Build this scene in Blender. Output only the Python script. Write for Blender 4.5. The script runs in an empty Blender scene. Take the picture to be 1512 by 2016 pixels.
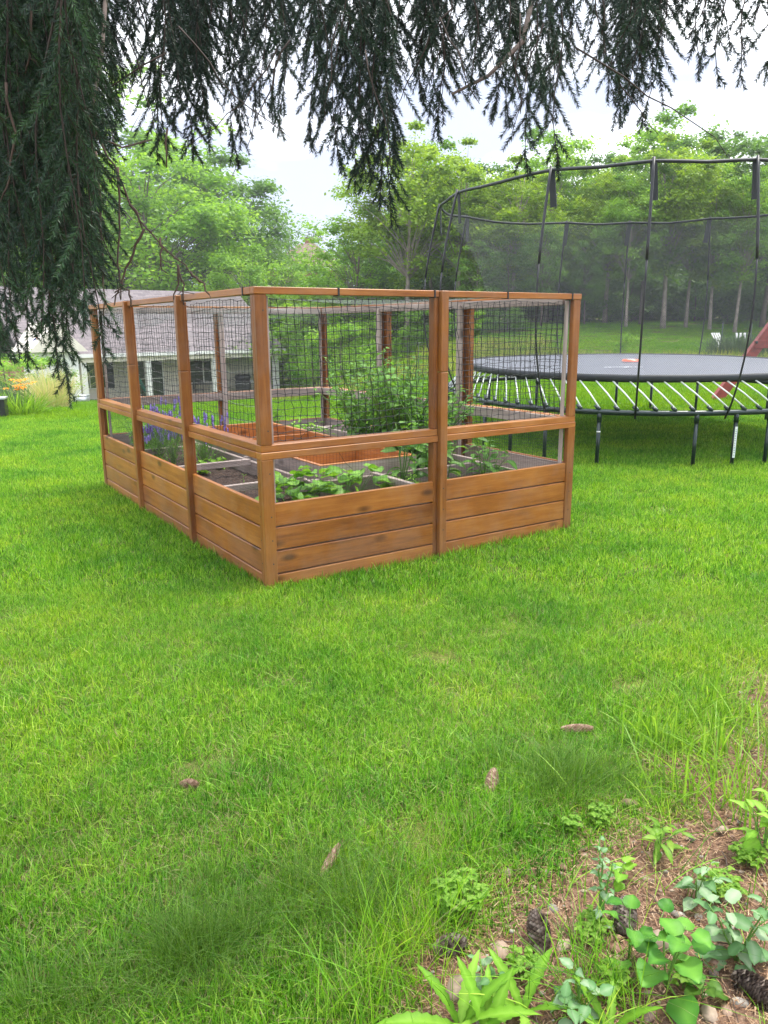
import bpy, math, random
import numpy as np
from mathutils import Vector, Matrix, Euler, noise as mnoise
R = math.radians
rng = np.random.default_rng(7)
random.seed(7)
scene = bpy.context.scene
C = scene.collection

# ---------------------------------------------------------------- camera
PITCH, ROLL, EYE, FPX = R(13.4566), R(-0.45243), 1.6, 1521.58
cam_d = bpy.data.cameras.new('camera')
cam = bpy.data.objects.new('camera', cam_d); C.objects.link(cam)
cam.location = (0, 0, EYE)
fwd = Vector((0, math.cos(PITCH), -math.sin(PITCH))); up0 = Vector((0, math.sin(PITCH), math.cos(PITCH))); rt0 = Vector((1, 0, 0))
rt = rt0 * math.cos(ROLL) + up0 * math.sin(ROLL); up = up0 * math.cos(ROLL) - rt0 * math.sin(ROLL)
cam.rotation_euler = Matrix((rt, up, -fwd)).transposed().to_euler()
cam_d.sensor_fit = 'VERTICAL'; cam_d.sensor_height = 24.0
cam_d.lens = FPX / 2016 * 24.0
cam_d.clip_start = 0.05; cam_d.clip_end = 2000
scene.camera = cam
def ray(px, py):
    return fwd * FPX + rt * (px - 756) - up * (py - 1008)
def at(px, py, Y):              # the place on that line of sight Y metres ahead
    d = ray(px, py); return Vector((0, 0, EYE)) + d * (Y / d.y)
def onz(px, py, z=0.0):         # the place on that line of sight at height z
    d = ray(px, py); return Vector((0, 0, EYE)) + d * ((z - EYE) / d.z)

# ---------------------------------------------------------------- world, sun, exposure
SUN_EL, SUN_AZ = R(64), R(62)   # azimuth clockwise from +Y
world = bpy.data.worlds.new('World'); scene.world = world; world.use_nodes = True
nt = world.node_tree; nt.nodes.clear()
def N(nt, t, **k):
    n = nt.nodes.new(t)
    for a, b in k.items(): setattr(n, a, b)
    return n
def L(nt, a, b): nt.links.new(a, b)
sky = N(nt, 'ShaderNodeTexSky', sky_type='NISHITA'); sky.sun_disc = False
sky.sun_elevation = SUN_EL; sky.sun_rotation = SUN_AZ
tc = N(nt, 'ShaderNodeTexCoord'); mp = N(nt, 'ShaderNodeMapping'); mp.inputs['Scale'].default_value = (1.1, 1.1, 3.2)
mp.inputs['Location'].default_value = (2.7, .4, .9)
L(nt, tc.outputs['Generated'], mp.inputs[0])
n1 = N(nt, 'ShaderNodeTexNoise'); n1.inputs['Scale'].default_value = 2.3; n1.inputs['Detail'].default_value = 5; n1.inputs['Roughness'].default_value = .5
L(nt, mp.outputs[0], n1.inputs['Vector'])
cr = N(nt, 'ShaderNodeValToRGB'); e = cr.color_ramp.elements
e[0].position = .45; e[0].color = (2.9, 3.3, 4.4, 1); e[1].position = .58; e[1].color = (10.5, 10.8, 11.3, 1)
L(nt, n1.outputs['Fac'], cr.inputs[0])
n2 = N(nt, 'ShaderNodeTexNoise'); n2.inputs['Scale'].default_value = 1.6; n2.inputs['Detail'].default_value = 3
L(nt, mp.outputs[0], n2.inputs['Vector'])
mr = N(nt, 'ShaderNodeMapRange'); mr.inputs[1].default_value = .62; mr.inputs[2].default_value = .74; mr.inputs[3].default_value = 1; mr.inputs[4].default_value = .72
L(nt, n2.outputs['Fac'], mr.inputs[0])
mx = N(nt, 'ShaderNodeMix', data_type='RGBA')
L(nt, mr.outputs[0], mx.inputs['Factor']); L(nt, sky.outputs[0], mx.inputs['A']); L(nt, cr.outputs[0], mx.inputs['B'])
# an overcast sky is brighter overhead than at the horizon
sx = N(nt, 'ShaderNodeSeparateXYZ'); L(nt, tc.outputs['Generated'], sx.inputs[0])
mz = N(nt, 'ShaderNodeMapRange'); mz.inputs[1].default_value = 0; mz.inputs[2].default_value = 1; mz.inputs[3].default_value = 1.0; mz.inputs[4].default_value = 1.75
L(nt, sx.outputs['Z'], mz.inputs[0])
vm = N(nt, 'ShaderNodeVectorMath', operation='SCALE'); L(nt, mx.outputs['Result'], vm.inputs[0]); L(nt, mz.outputs[0], vm.inputs['Scale'])
bg = N(nt, 'ShaderNodeBackground'); bg.inputs['Strength'].default_value = 0.14
wo = N(nt, 'ShaderNodeOutputWorld'); L(nt, vm.outputs[0], bg.inputs[0]); L(nt, bg.outputs[0], wo.inputs[0])
sd = bpy.data.lights.new('sun', 'SUN'); sd.energy = 3.2; sd.angle = R(9); sd.color = (1, .95, .86)
so = bpy.data.objects.new('sun', sd); C.objects.link(so)
sv = Vector((math.sin(SUN_AZ) * math.cos(SUN_EL), math.cos(SUN_AZ) * math.cos(SUN_EL), math.sin(SUN_EL)))
so.rotation_euler = sv.to_track_quat('Z', 'Y').to_euler(); so.location = (6, 6, 20)
vs = scene.view_settings; vs.view_transform = 'Standard'; vs.look = 'None'; vs.exposure = 0.84; vs.gamma = 1; vs.use_curve_mapping = False
cy = scene.cycles
cy.max_bounces = 7; cy.diffuse_bounces = 3; cy.glossy_bounces = 2; cy.transmission_bounces = 3; cy.transparent_max_bounces = 24
cy.use_adaptive_sampling = True; cy.adaptive_threshold = .02

# ---------------------------------------------------------------- helpers
def tag(o, label=None, cat=None, group=None, kind=None):
    if label: o['label'] = label
    if cat: o['category'] = cat
    if group: o['group'] = group
    if kind: o['kind'] = kind
    return o
def empty(name, loc=(0, 0, 0), rz=0.0, label=None, cat=None, group=None):
    o = bpy.data.objects.new(name, None); C.objects.link(o); o.location = loc; o.rotation_euler = (0, 0, rz)
    o.empty_display_size = .1
    return tag(o, label, cat, group)
class MB:
    """collects geometry in numpy arrays, then links it as one mesh object"""
    def __init__(s): s.V = []; s.F = []; s.A = []; s.n = 0; s.S = []
    def add(s, V, F, a=None, smooth=False):
        V = np.asarray(V, float).reshape(-1, 3)
        F = [tuple(int(i) + s.n for i in f) for f in F]
        s.V.append(V); s.F += F; s.S += [smooth] * len(F)
        s.A.append(np.full(len(V), rng.random()) if a is None else (np.full(len(V), float(a)) if np.isscalar(a) else np.asarray(a, float)))
        s.n += len(V); return s
    def addn(s, V, F, a):       # numpy faces (m,k)
        s.V.append(V); s.F += (F + s.n).tolist(); s.S += [False] * len(F); s.A.append(a); s.n += len(V); return s
    def box(s, x0, x1, y0, y1, z0, z1, a=None):
        V = [(x, y, z) for x in (x0, x1) for y in (y0, y1) for z in (z0, z1)]
        return s.add(V, [(0, 1, 3, 2), (4, 6, 7, 5), (0, 4, 5, 1), (2, 3, 7, 6), (0, 2, 6, 4), (1, 5, 7, 3)], a)
    def bar(s, p, q, w, h, a=None, upv=(0, 0, 1)):
        p, q = Vector(p), Vector(q); d = (q - p).normalized(); sd_ = d.cross(Vector(upv))
        if sd_.length < 1e-4: sd_ = d.cross(Vector((1, 0, 0)))
        sd_.normalize(); u = sd_.cross(d)
        V = [o + sd_ * (i * w / 2) + u * (j * h / 2) for o in (p, q) for i, j in ((-1, -1), (1, -1), (1, 1), (-1, 1))]
        return s.add(V, [(0, 3, 2, 1), (4, 5, 6, 7), (0, 1, 5, 4), (1, 2, 6, 5), (2, 3, 7, 6), (3, 0, 4, 7)], a)
    def tube(s, P, r, n=6, a=None, closed=False, cap=True):
        P = [Vector(p) for p in P]; m = len(P); rr = r if hasattr(r, '__len__') else [r] * m
        V = []; prev = None
        for i, p in enumerate(P):
            t = (P[(i + 1) % m] - P[i - 1]) if closed else (P[min(i + 1, m - 1)] - P[max(i - 1, 0)])
            t.normalize()
            if prev is None:
                prev = t.orthogonal().normalized()
                if abs(t.z) < .9: prev = t.cross(Vector((0, 0, 1))).normalized()
            prev = (prev - t * prev.dot(t)).normalized(); b = t.cross(prev)
            for k in range(n):
                c_ = 2 * math.pi * k / n; V.append(p + (prev * math.cos(c_) + b * math.sin(c_)) * rr[i])
        F = []
        for i in range(m if closed else m - 1):
            j = (i + 1) % m
            for k in range(n):
                l = (k + 1) % n; F.append((i * n + k, i * n + l, j * n + l, j * n + k))
        if not closed and cap: F.append(tuple(range(n))[::-1]); F.append(tuple(range((m - 1) * n, m * n)))
        return s.add(V, F, a, True)
    def build(s, name, mat, parent=None, bevel=0):
        me = bpy.data.meshes.new(name)
        if s.n:
            V = np.concatenate(s.V); me.from_pydata(V.tolist(), [], s.F)
            at_ = me.attributes.new('rnd', 'FLOAT', 'POINT'); at_.data.foreach_set('value', np.concatenate(s.A).astype(np.float32))
            me.polygons.foreach_set('use_smooth', s.S)
        me.materials.append(mat)
        o = bpy.data.objects.new(name, me); C.objects.link(o)
        if parent: o.parent = parent
        if bevel:
            b = o.modifiers.new('bevel', 'BEVEL'); b.width = bevel; b.segments = 1; b.limit_method = 'ANGLE'
        return o
def copy_tree(o, parent=None):
    c = o.copy(); C.objects.link(c); c.parent = parent
    for ch in list(o.children): copy_tree(ch, c)
    return c

# ---------------------------------------------------------------- materials
MT = {}
def ramp(nt, fac, stops):
    cr = N(nt, 'ShaderNodeValToRGB'); el = cr.color_ramp.elements
    while len(el) < len(stops): el.new(.5)
    for i, (p, c) in enumerate(stops): el[i].position = p; el[i].color = (*c, 1)
    L(nt, fac, cr.inputs[0]); return cr.outputs[0]
def noise(nt, vec, sc, det=3, rough=.5, mapping=None):
    if mapping:
        m = N(nt, 'ShaderNodeMapping'); m.inputs['Scale'].default_value = mapping; L(nt, vec, m.inputs[0]); vec = m.outputs[0]
    n = N(nt, 'ShaderNodeTexNoise'); n.inputs['Scale'].default_value = sc; n.inputs['Detail'].default_value = det; n.inputs['Roughness'].default_value = rough
    L(nt, vec, n.inputs['Vector']); return n.outputs['Fac']
def mixc(nt, f, a, b, mode='MIX'):
    m = N(nt, 'ShaderNodeMix', data_type='RGBA', blend_type=mode)
    for k, v in (('Factor', f), ('A', a), ('B', b)):
        if isinstance(v, (int, float)): m.inputs[k].default_value = v
        elif isinstance(v, tuple): m.inputs[k].default_value = (*v, 1)
        else: L(nt, v, m.inputs[k])
    return m.outputs['Result']
def math_(nt, op, a, b=None):
    m = N(nt, 'ShaderNodeMath', operation=op)
    for i, v in enumerate((a, b)):
        if v is None: continue
        if isinstance(v, (int, float)): m.inputs[i].default_value = v
        else: L(nt, v, m.inputs[i])
    return m.outputs[0]
def newmat(name):
    m = bpy.data.materials.new(name); m.use_nodes = True; nt = m.node_tree; nt.nodes.clear()
    out = N(nt, 'ShaderNodeOutputMaterial'); MT[name] = m; return m, nt, out
def attr(nt, name='rnd'):
    a = N(nt, 'ShaderNodeAttribute'); a.attribute_name = name; return a.outputs['Fac']
def plain(name, col, rough=.6, metal=0, var=.12, sc=6, bump=.0, spec=.5):
    m, nt, out = newmat(name); p = N(nt, 'ShaderNodeBsdfPrincipled')
    tc = N(nt, 'ShaderNodeTexCoord'); f = noise(nt, tc.outputs['Object'], sc, 4)
    lo = tuple(c * (1 - var) for c in col); hi = tuple(min(1, c * (1 + var)) for c in col)
    L(nt, ramp(nt, f, [(.3, lo), (.7, hi)]), p.inputs['Base Color'])
    p.inputs['Roughness'].default_value = rough; p.inputs['Metallic'].default_value = metal; p.inputs['Specular IOR Level'].default_value = spec
    if bump:
        b = N(nt, 'ShaderNodeBump'); b.inputs['Strength'].default_value = bump; b.inputs['Distance'].default_value = .01
        L(nt, noise(nt, tc.outputs['Object'], sc * 6, 4), b.inputs['Height']); L(nt, b.outputs[0], p.inputs['Normal'])
    L(nt, p.outputs[0], out.inputs[0]); return m
def leafmat(name, cols, trans=.35, world_sc=0, world_cols=None, gloss=.25):
    """cols: ramp over the per-leaf random number; optional slow colour drift over the place"""
    m, nt, out = newmat(name)
    c = ramp(nt, attr(nt), [(i / max(1, len(cols) - 1), k) for i, k in enumerate(cols)])
    if world_sc:
        g = N(nt, 'ShaderNodeNewGeometry'); f = noise(nt, g.outputs['Position'], world_sc, 7, .72)
        w = ramp(nt, f, [(.36, world_cols[0]), (.5, world_cols[1]), (.64, world_cols[2])])
        c = mixc(nt, 1.0, c, w, 'MULTIPLY')
    p = N(nt, 'ShaderNodeBsdfPrincipled'); L(nt, c, p.inputs['Base Color']); p.inputs['Roughness'].default_value = .45; p.inputs['Specular IOR Level'].default_value = gloss
    t = N(nt, 'ShaderNodeBsdfTranslucent'); L(nt, mixc(nt, 1.0, c, (1.35, 1.25, .6), 'MULTIPLY'), t.inputs[0])
    s = N(nt, 'ShaderNodeMixShader'); s.inputs[0].default_value = trans; L(nt, p.outputs[0], s.inputs[1]); L(nt, t.outputs[0], s.inputs[2])
    L(nt, s.outputs[0], out.inputs[0]); return m
def woodmat(name, axis, dark, mid, light, rough=.5, gray=0.0):
    m, nt, out = newmat(name); tc = N(nt, 'ShaderNodeTexCoord')
    cmb = N(nt, 'ShaderNodeCombineXYZ'); a = attr(nt)
    for i, k in enumerate((7.3, 4.1, 9.7)): L(nt, math_(nt, 'MULTIPLY', a, k), cmb.inputs[i])
    va = N(nt, 'ShaderNodeVectorMath', operation='ADD'); L(nt, tc.outputs['Object'], va.inputs[0]); L(nt, cmb.outputs[0], va.inputs[1]); vec = va.outputs[0]
    s = [1, 1, 1]; s[axis] = .07; s = tuple(s)
    f1 = noise(nt, vec, 34, 6, .7, s); f2 = noise(nt, vec, 5, 3, .5, tuple(k if k == 1 else .3 for k in s)); f3 = noise(nt, vec, 120, 2, .5, s)
    f = math_(nt, 'ADD', math_(nt, 'MULTIPLY', f1, .5), math_(nt, 'ADD', math_(nt, 'MULTIPLY', f2, .35), math_(nt, 'MULTIPLY', f3, .15)))
    f = math_(nt, 'ADD', f, math_(nt, 'MULTIPLY', math_(nt, 'SUBTRACT', a, .5), .13))
    c = ramp(nt, f, [(.33, dark), (.5, mid), (.66, light)])
    mpv = N(nt, 'ShaderNodeMapping'); ks = [5.5, 5.5, 5.5]; ks[axis] = 2.2; mpv.inputs['Scale'].default_value = ks; L(nt, vec, mpv.inputs[0])
    vo = N(nt, 'ShaderNodeTexVoronoi'); vo.inputs['Scale'].default_value = 1.0; L(nt, mpv.outputs[0], vo.inputs['Vector'])
    k = N(nt, 'ShaderNodeMapRange'); k.inputs[1].default_value = .06; k.inputs[2].default_value = .17; k.inputs[3].default_value = .8; k.inputs[4].default_value = 0; L(nt, vo.outputs['Distance'], k.inputs[0])
    c = mixc(nt, k.outputs[0], c, tuple(x * .3 for x in dark))
    blot = noise(nt, tc.outputs['Object'], 2.2, 4, .65)
    c = mixc(nt, 1.0, c, ramp(nt, blot, [(.35, (.88, .86, .84)), (.6, (1.05, 1.05, 1.05))]), 'MULTIPLY')
    if gray:
        gz = noise(nt, tc.outputs['Object'], 3.1, 5, .7); gg = N(nt, 'ShaderNodeMapRange'); gg.inputs[1].default_value = .45; gg.inputs[2].default_value = .68; gg.inputs[4].default_value = gray; zz_ = N(nt, 'ShaderNodeSeparateXYZ'); L(nt, tc.outputs['Object'], zz_.inputs[0]); zr_ = N(nt, 'ShaderNodeMapRange'); zr_.inputs[1].default_value = 0; zr_.inputs[2].default_value = .35; zr_.inputs[3].default_value = .16; zr_.inputs[4].default_value = 0; L(nt, zz_.outputs['Z'], zr_.inputs[0]); L(nt, math_(nt, 'ADD', gz, zr_.outputs[0]), gg.inputs[0])
        c = mixc(nt, gg.outputs[0], c, (.28, .22, .19))
    p = N(nt, 'ShaderNodeBsdfPrincipled'); L(nt, c, p.inputs['Base Color']); p.inputs['Roughness'].default_value = rough; p.inputs['Specular IOR Level'].default_value = .35
    b = N(nt, 'ShaderNodeBump'); b.inputs['Strength'].default_value = .25; b.inputs['Distance'].default_value = .003; L(nt, f, b.inputs['Height']); L(nt, b.outputs[0], p.inputs['Normal'])
    L(nt, p.outputs[0], out.inputs[0]); return m
OD, OM, OL = (.17, .052, .009), (.32, .108, .016), (.44, .175, .035)
for i, k in enumerate('xyz'):
    kk = .78 if k == 'z' else 1.0
    woodmat('stained_' + k, i, tuple(c * kk for c in OD), tuple(c * kk for c in OM), tuple(c * kk for c in OL), .42, .18)
    woodmat('weathered_' + k, i, (.20, .16, .14), (.36, .29, .26), (.50, .42, .38), .8)
    woodmat('bright_' + k, i, (.26, .09, .02), (.40, .15, .035), (.50, .22, .07), .5)
grass_world = ((.52, .74, .75), (1.0, 1.03, 1.0), (1.42, 1.16, 1.0))
leafmat('lawn', [(.03, .10, .006), (.09, .24, .012), (.15, .36, .018), (.22, .45, .03), (.40, .57, .10)], .45, .9, grass_world, .3)  # varied greens; the darkest tones also paint in shadows between the blades
leafmat('lawn_dry', [(.30, .26, .12), (.38, .33, .17), (.25, .20, .10)], .3)
leafmat('lawn_far', [(.09, .22, .010), (.14, .30, .014), (.19, .37, .02)], .45, .25, ((.7, .85, .8), (1, 1, 1), (1.3, 1.1, .9)), .2)
leafmat('meadow', [(.10, .18, .02), (.18, .27, .04), (.28, .33, .08), (.40, .38, .14)], .4, .2, ((.7, .8, .8), (1, 1, 1), (1.4, 1.15, 1)), .1)
leafmat('fescue', [(.05, .13, .012), (.09, .20, .02), (.18, .30, .07)], .4)
leafmat('needles', [(.010, .022, .018), (.015, .034, .023), (.026, .062, .028), (.06, .14, .04)], .10, gloss=.25)
leafmat('leaf_bright', [(.09, .21, .02), (.15, .31, .03), (.22, .41, .05), (.29, .47, .07)], .55)
leafmat('leaf_green', [(.055, .14, .02), (.10, .22, .03), (.16, .31, .05)], .5)
leafmat('leaf_yellow', [(.14, .25, .02), (.22, .36, .03), (.32, .46, .06)], .55)
leafmat('leaf_dark', [(.055, .13, .025), (.09, .20, .035), (.14, .28, .055)], .5)
leafmat('leaf_gray', [(.05, .09, .05), (.08, .13, .07), (.11, .17, .09)], .3)
leafmat('leaf_tomato', [(.05, .14, .016), (.10, .25, .035), (.20, .40, .08)], .4)
leafmat('leaf_squash', [(.07, .20, .02), (.16, .36, .04), (.25, .48, .06)], .35)
leafmat('leaf_silver', [(.07, .17, .05), (.13, .26, .10), (.30, .40, .24)], .25, gloss=.1)
leafmat('leaf_seed', [(.035, .14, .018), (.07, .22, .025), (.15, .36, .045)], .3, gloss=.15)
leafmat('leaf_lime', [(.10, .24, .02), (.17, .36, .03), (.30, .52, .08)], .35, gloss=.12)
leafmat('purple', [(.16, .11, .45), (.26, .18, .62), (.35, .26, .72)], .3)
leafmat('orange_petal', [(.75, .25, .02), (.85, .38, .03)], .3)
leafmat('plume', [(.45, .42, .22), (.6, .55, .35), (.35, .45, .15)], .4)
leafmat('litter', [(.10, .045, .022), (.20, .10, .05), (.32, .19, .10), (.42, .30, .18)], .05)
plain('bark', (.13, .10, .085), .9, var=.35, sc=9, bump=.6)
plain('bark_pale', (.28, .23, .20), .9, var=.3, sc=4, bump=.4)
plain('spruce_stem', (.035, .024, .018), .85, var=.3, sc=20)
plain('twig', (.085, .055, .04), .85, var=.3, sc=20)
plain('stem_green', (.10, .22, .03), .6)
plain('black_plastic', (.012, .013, .014), .45)
plain('black_pad', (.012, .016, .018), .6, var=.3)
plain('dark_green_metal', (.008, .022, .018), .3, var=.2)
plain('rod_white', (.62, .66, .62), .35, var=.05)
plain('wire', (.38, .38, .38), .35, .6)
plain('wire_dark', (.05, .05, .05), .5, .3)
plain('white_paint', (.78, .77, .74), .5, var=.04)
plain('cream', (.72, .66, .56), .6, var=.04)
plain('brick', (.28, .11, .07), .8, var=.3, sc=30)
plain('dark_shutter', (.012, .016, .02), .5)
plain('green_cloth', (.01, .16, .11), .7)
plain('red_wood', (.27, .045, .035), .5, var=.25, sc=9)
plain('galvanised', (.5, .52, .53), .35, .7, var=.15)
plain('concrete', (.42, .38, .33), .85, var=.1)
plain('frisbee', (.75, .12, .05), .4)
plain('mat_mark', (.75, .75, .78), .5)
plain('grill_black', (.015, .016, .018), .35)
plain('pink_pot', (.6, .18, .2), .5)
plain('sticker', (.78, .8, .78), .4, var=.03)
def m_glass():
    m, nt, out = newmat('window_glass'); p = N(nt, 'ShaderNodeBsdfPrincipled'); p.inputs['Base Color'].default_value = (.03, .05, .03, 1)
    p.inputs['Roughness'].default_value = .04; p.inputs['Specular IOR Level'].default_value = 1; L(nt, p.outputs[0], out.inputs[0])
m_glass()
def m_shingle(name, a, b):
    m, nt, out = newmat(name); tc = N(nt, 'ShaderNodeTexCoord'); p = N(nt, 'ShaderNodeBsdfPrincipled')
    br = N(nt, 'ShaderNodeTexBrick'); br.inputs['Scale'].default_value = 1; br.inputs['Brick Width'].default_value = .45; br.inputs['Row Height'].default_value = .16; br.inputs['Mortar Size'].default_value = .008
    br.inputs['Color1'].default_value = (*a, 1); br.inputs['Color2'].default_value = (*b, 1); br.inputs['Mortar'].default_value = (*[k * .6 for k in a], 1)
    L(nt, tc.outputs['Object'], br.inputs[0])
    c = mixc(nt, 1.0, br.outputs[0], ramp(nt, noise(nt, tc.outputs['Object'], 5, 5, .7), [(.3, (.8, .8, .8)), (.7, (1.15, 1.15, 1.15))]), 'MULTIPLY')
    L(nt, c, p.inputs['Base Color']); p.inputs['Roughness'].default_value = .9; L(nt, p.outputs[0], out.inputs[0])
m_shingle('shingle', (.125, .108, .112), (.19, .16, .163))
m_shingle('shingle_brown', (.20, .12, .10), (.27, .17, .14))
def m_net(name, scale, cover, col=(.015, .016, .018), diag=True):
    """fine woven netting: threads are opaque, holes are open, from the UV map in metres"""
    m, nt, out = newmat(name); uv = N(nt, 'ShaderNodeUVMap'); mp = N(nt, 'ShaderNodeMapping'); mp.inputs['Scale'].default_value = (scale, scale, 1)
    if diag: mp.inputs['Rotation'].default_value = (0, 0, R(45))
    L(nt, uv.outputs[0], mp.inputs[0]); s = N(nt, 'ShaderNodeSeparateXYZ'); L(nt, mp.outputs[0], s.inputs[0])
    fx = math_(nt, 'LESS_THAN', math_(nt, 'FRACT', s.outputs[0]), cover); fy = math_(nt, 'LESS_THAN', math_(nt, 'FRACT', s.outputs[1]), cover)
    f = math_(nt, 'MAXIMUM', fx, fy)
    d = N(nt, 'ShaderNodeBsdfDiffuse'); d.inputs[0].default_value = (*col, 1); t = N(nt, 'ShaderNodeBsdfTransparent')
    ms = N(nt, 'ShaderNodeMixShader'); L(nt, f, ms.inputs[0]); L(nt, t.outputs[0], ms.inputs[1]); L(nt, d.outputs[0], ms.inputs[2]); L(nt, ms.outputs[0], out.inputs[0])
    return m
m_net('net_fabric', 50, .095, (.10, .105, .11))
m_net('bird_net', 60, .10, (.30, .34, .33), False)
m_net('wire_mesh', 45, .075, (.04, .045, .045), False)
def m_haze():
    m, nt, out = newmat('haze'); v = N(nt, 'ShaderNodeVolumePrincipled'); v.inputs['Color'].default_value = (.93, .96, 1, 1); v.inputs['Density'].default_value = .0007; v.inputs['Anisotropy'].default_value = .2
    L(nt, v.outputs[0], out.inputs['Volume'])
m_haze()
def m_mat():
    m, nt, out = newmat('jump_mat'); tc = N(nt, 'ShaderNodeTexCoord'); p = N(nt, 'ShaderNodeBsdfPrincipled')
    w = N(nt, 'ShaderNodeTexWave'); w.inputs['Scale'].default_value = 9; w.inputs['Distortion'].default_value = 0; mp = N(nt, 'ShaderNodeMapping'); mp.inputs['Rotation'].default_value = (0, 0, R(35)); L(nt, tc.outputs['Object'], mp.inputs[0]); L(nt, mp.outputs[0], w.inputs[0])
    c = ramp(nt, w.outputs['Fac'], [(.2, (.06, .065, .085)), (.8, (.10, .105, .135))])
    L(nt, c, p.inputs['Base Color']); p.inputs['Roughness'].default_value = .42; p.inputs['Specular IOR Level'].default_value = .7; L(nt, p.outputs[0], out.inputs[0])
m_mat()
def m_soil(name, a, b, c):
    m, nt, out = newmat(name); tc = N(nt, 'ShaderNodeTexCoord'); p = N(nt, 'ShaderNodeBsdfPrincipled')
    f = noise(nt, tc.outputs['Object'], 55, 6, .7); L(nt, ramp(nt, f, [(.35, a), (.52, b), (.68, c)]), p.inputs['Base Color']); p.inputs['Roughness'].default_value = .95
    bb = N(nt, 'ShaderNodeBump'); bb.inputs['Strength'].default_value = 1; bb.inputs['Distance'].default_value = .02; L(nt, f, bb.inputs['Height']); L(nt, bb.outputs[0], p.inputs['Normal'])
    L(nt, p.outputs[0], out.inputs[0])
m_soil('soil', (.02, .011, .008), (.055, .03, .02), (.16, .10, .07))
def m_stone():
    m, nt, out = newmat('stone'); tc = N(nt, 'ShaderNodeTexCoord'); p = N(nt, 'ShaderNodeBsdfPrincipled')
    c = ramp(nt, attr(nt), [(0, (.22, .16, .11)), (.3, (.32, .24, .17)), (.5, (.27, .15, .10)), (.75, (.16, .145, .12)), (1, (.46, .41, .34))])
    c = mixc(nt, 1.0, c, ramp(nt, noise(nt, tc.outputs['Object'], 40, 5, .6), [(.3, (.7, .7, .7)), (.7, (1.15, 1.15, 1.15))]), 'MULTIPLY')
    L(nt, c, p.inputs['Base Color']); p.inputs['Roughness'].default_value = .75; L(nt, p.outputs[0], out.inputs[0])
m_stone()
def m_ground():
    m, nt, out = newmat('ground'); g = N(nt, 'ShaderNodeNewGeometry'); p = N(nt, 'ShaderNodeBsdfPrincipled'); P = g.outputs['Position']
    near = ramp(nt, noise(nt, P, 30, 5, .7), [(.3, (.06, .06, .02)), (.5, (.10, .14, .025)), (.7, (.22, .19, .08))])
    big = ramp(nt, noise(nt, P, .35, 4, .6), [(.36, (.75, .85, .8)), (.5, (1, 1, 1)), (.64, (1.35, 1.1, 1))])
    lawn = mixc(nt, 1.0, near, big, 'MULTIPLY')
    dirt = ramp(nt, noise(nt, P, 45, 6, .75), [(.3, (.05, .028, .018)), (.5, (.17, .10, .065)), (.72, (.34, .23, .16))])
    L(nt, mixc(nt, attr(nt, 'dirt'), lawn, dirt), p.inputs['Base Color']); p.inputs['Roughness'].default_value = .95; p.inputs['Specular IOR Level'].default_value = .1
    b = N(nt, 'ShaderNodeBump'); b.inputs['Strength'].default_value = .8; b.inputs['Distance'].default_value = .015; L(nt, noise(nt, P, 60, 5, .7), b.inputs['Height']); L(nt, b.outputs[0], p.inputs['Normal'])
    L(nt, p.outputs[0], out.inputs[0])
m_ground()

# ---------------------------------------------------------------- ground
def sst(a, b, x): t = np.clip((x - a) / (b - a), 0, 1); return t * t * (3 - 2 * t)
def gz(x, y):
    x = np.asarray(x, float); y = np.asarray(y, float); yy = np.maximum(y, 1.0); t = x / yy
    left = -.083 * (np.sqrt((np.maximum(y - 14.0, 0)) ** 2 + 1) - 1); left = np.maximum(left, -2.5)
    right = .0152 * np.clip(y - 9, 0, 6) + .007 * np.clip(y - 15, 0, 19) + .118 * np.clip(y - 34 + 3 * np.sin(x * .2), 0, 12) + .02 * np.clip(y - 46, 0, 60)
    w = sst(-.15, .14, t)
    z = left * (1 - w) + right * w
    z = z + .018 * np.sin(x * 1.3 + .5) * np.sin(y * 1.1) * sst(1, 4, y) * (1 - sst(5, 7, y)) + .05 * np.sin(x * .5) * np.sin(y * .37 + 1) * sst(15, 22, y)
    return z
DP = [(-.35, 1.0), (-.04, 1.49), (.09, 1.79), (.34, 2.07), (.83, 2.33), (1.30, 2.85), (1.75, 3.3), (3.2, 4.0)]
def dirt_side(x, y):            # metres inside the bare patch (positive = bare)
    x = np.asarray(x, float); y = np.asarray(y, float)
    yb = np.interp(x, [p[0] for p in DP], [p[1] for p in DP])
    s = (yb - y) * .75
    s = s + .13 * np.sin(x * 9.1 + 1.3 * np.sin(y * 7)) * np.cos(y * 8.3 + x * 3)
    return s
def gz1(x, y): return float(gz(x, y))
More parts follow.
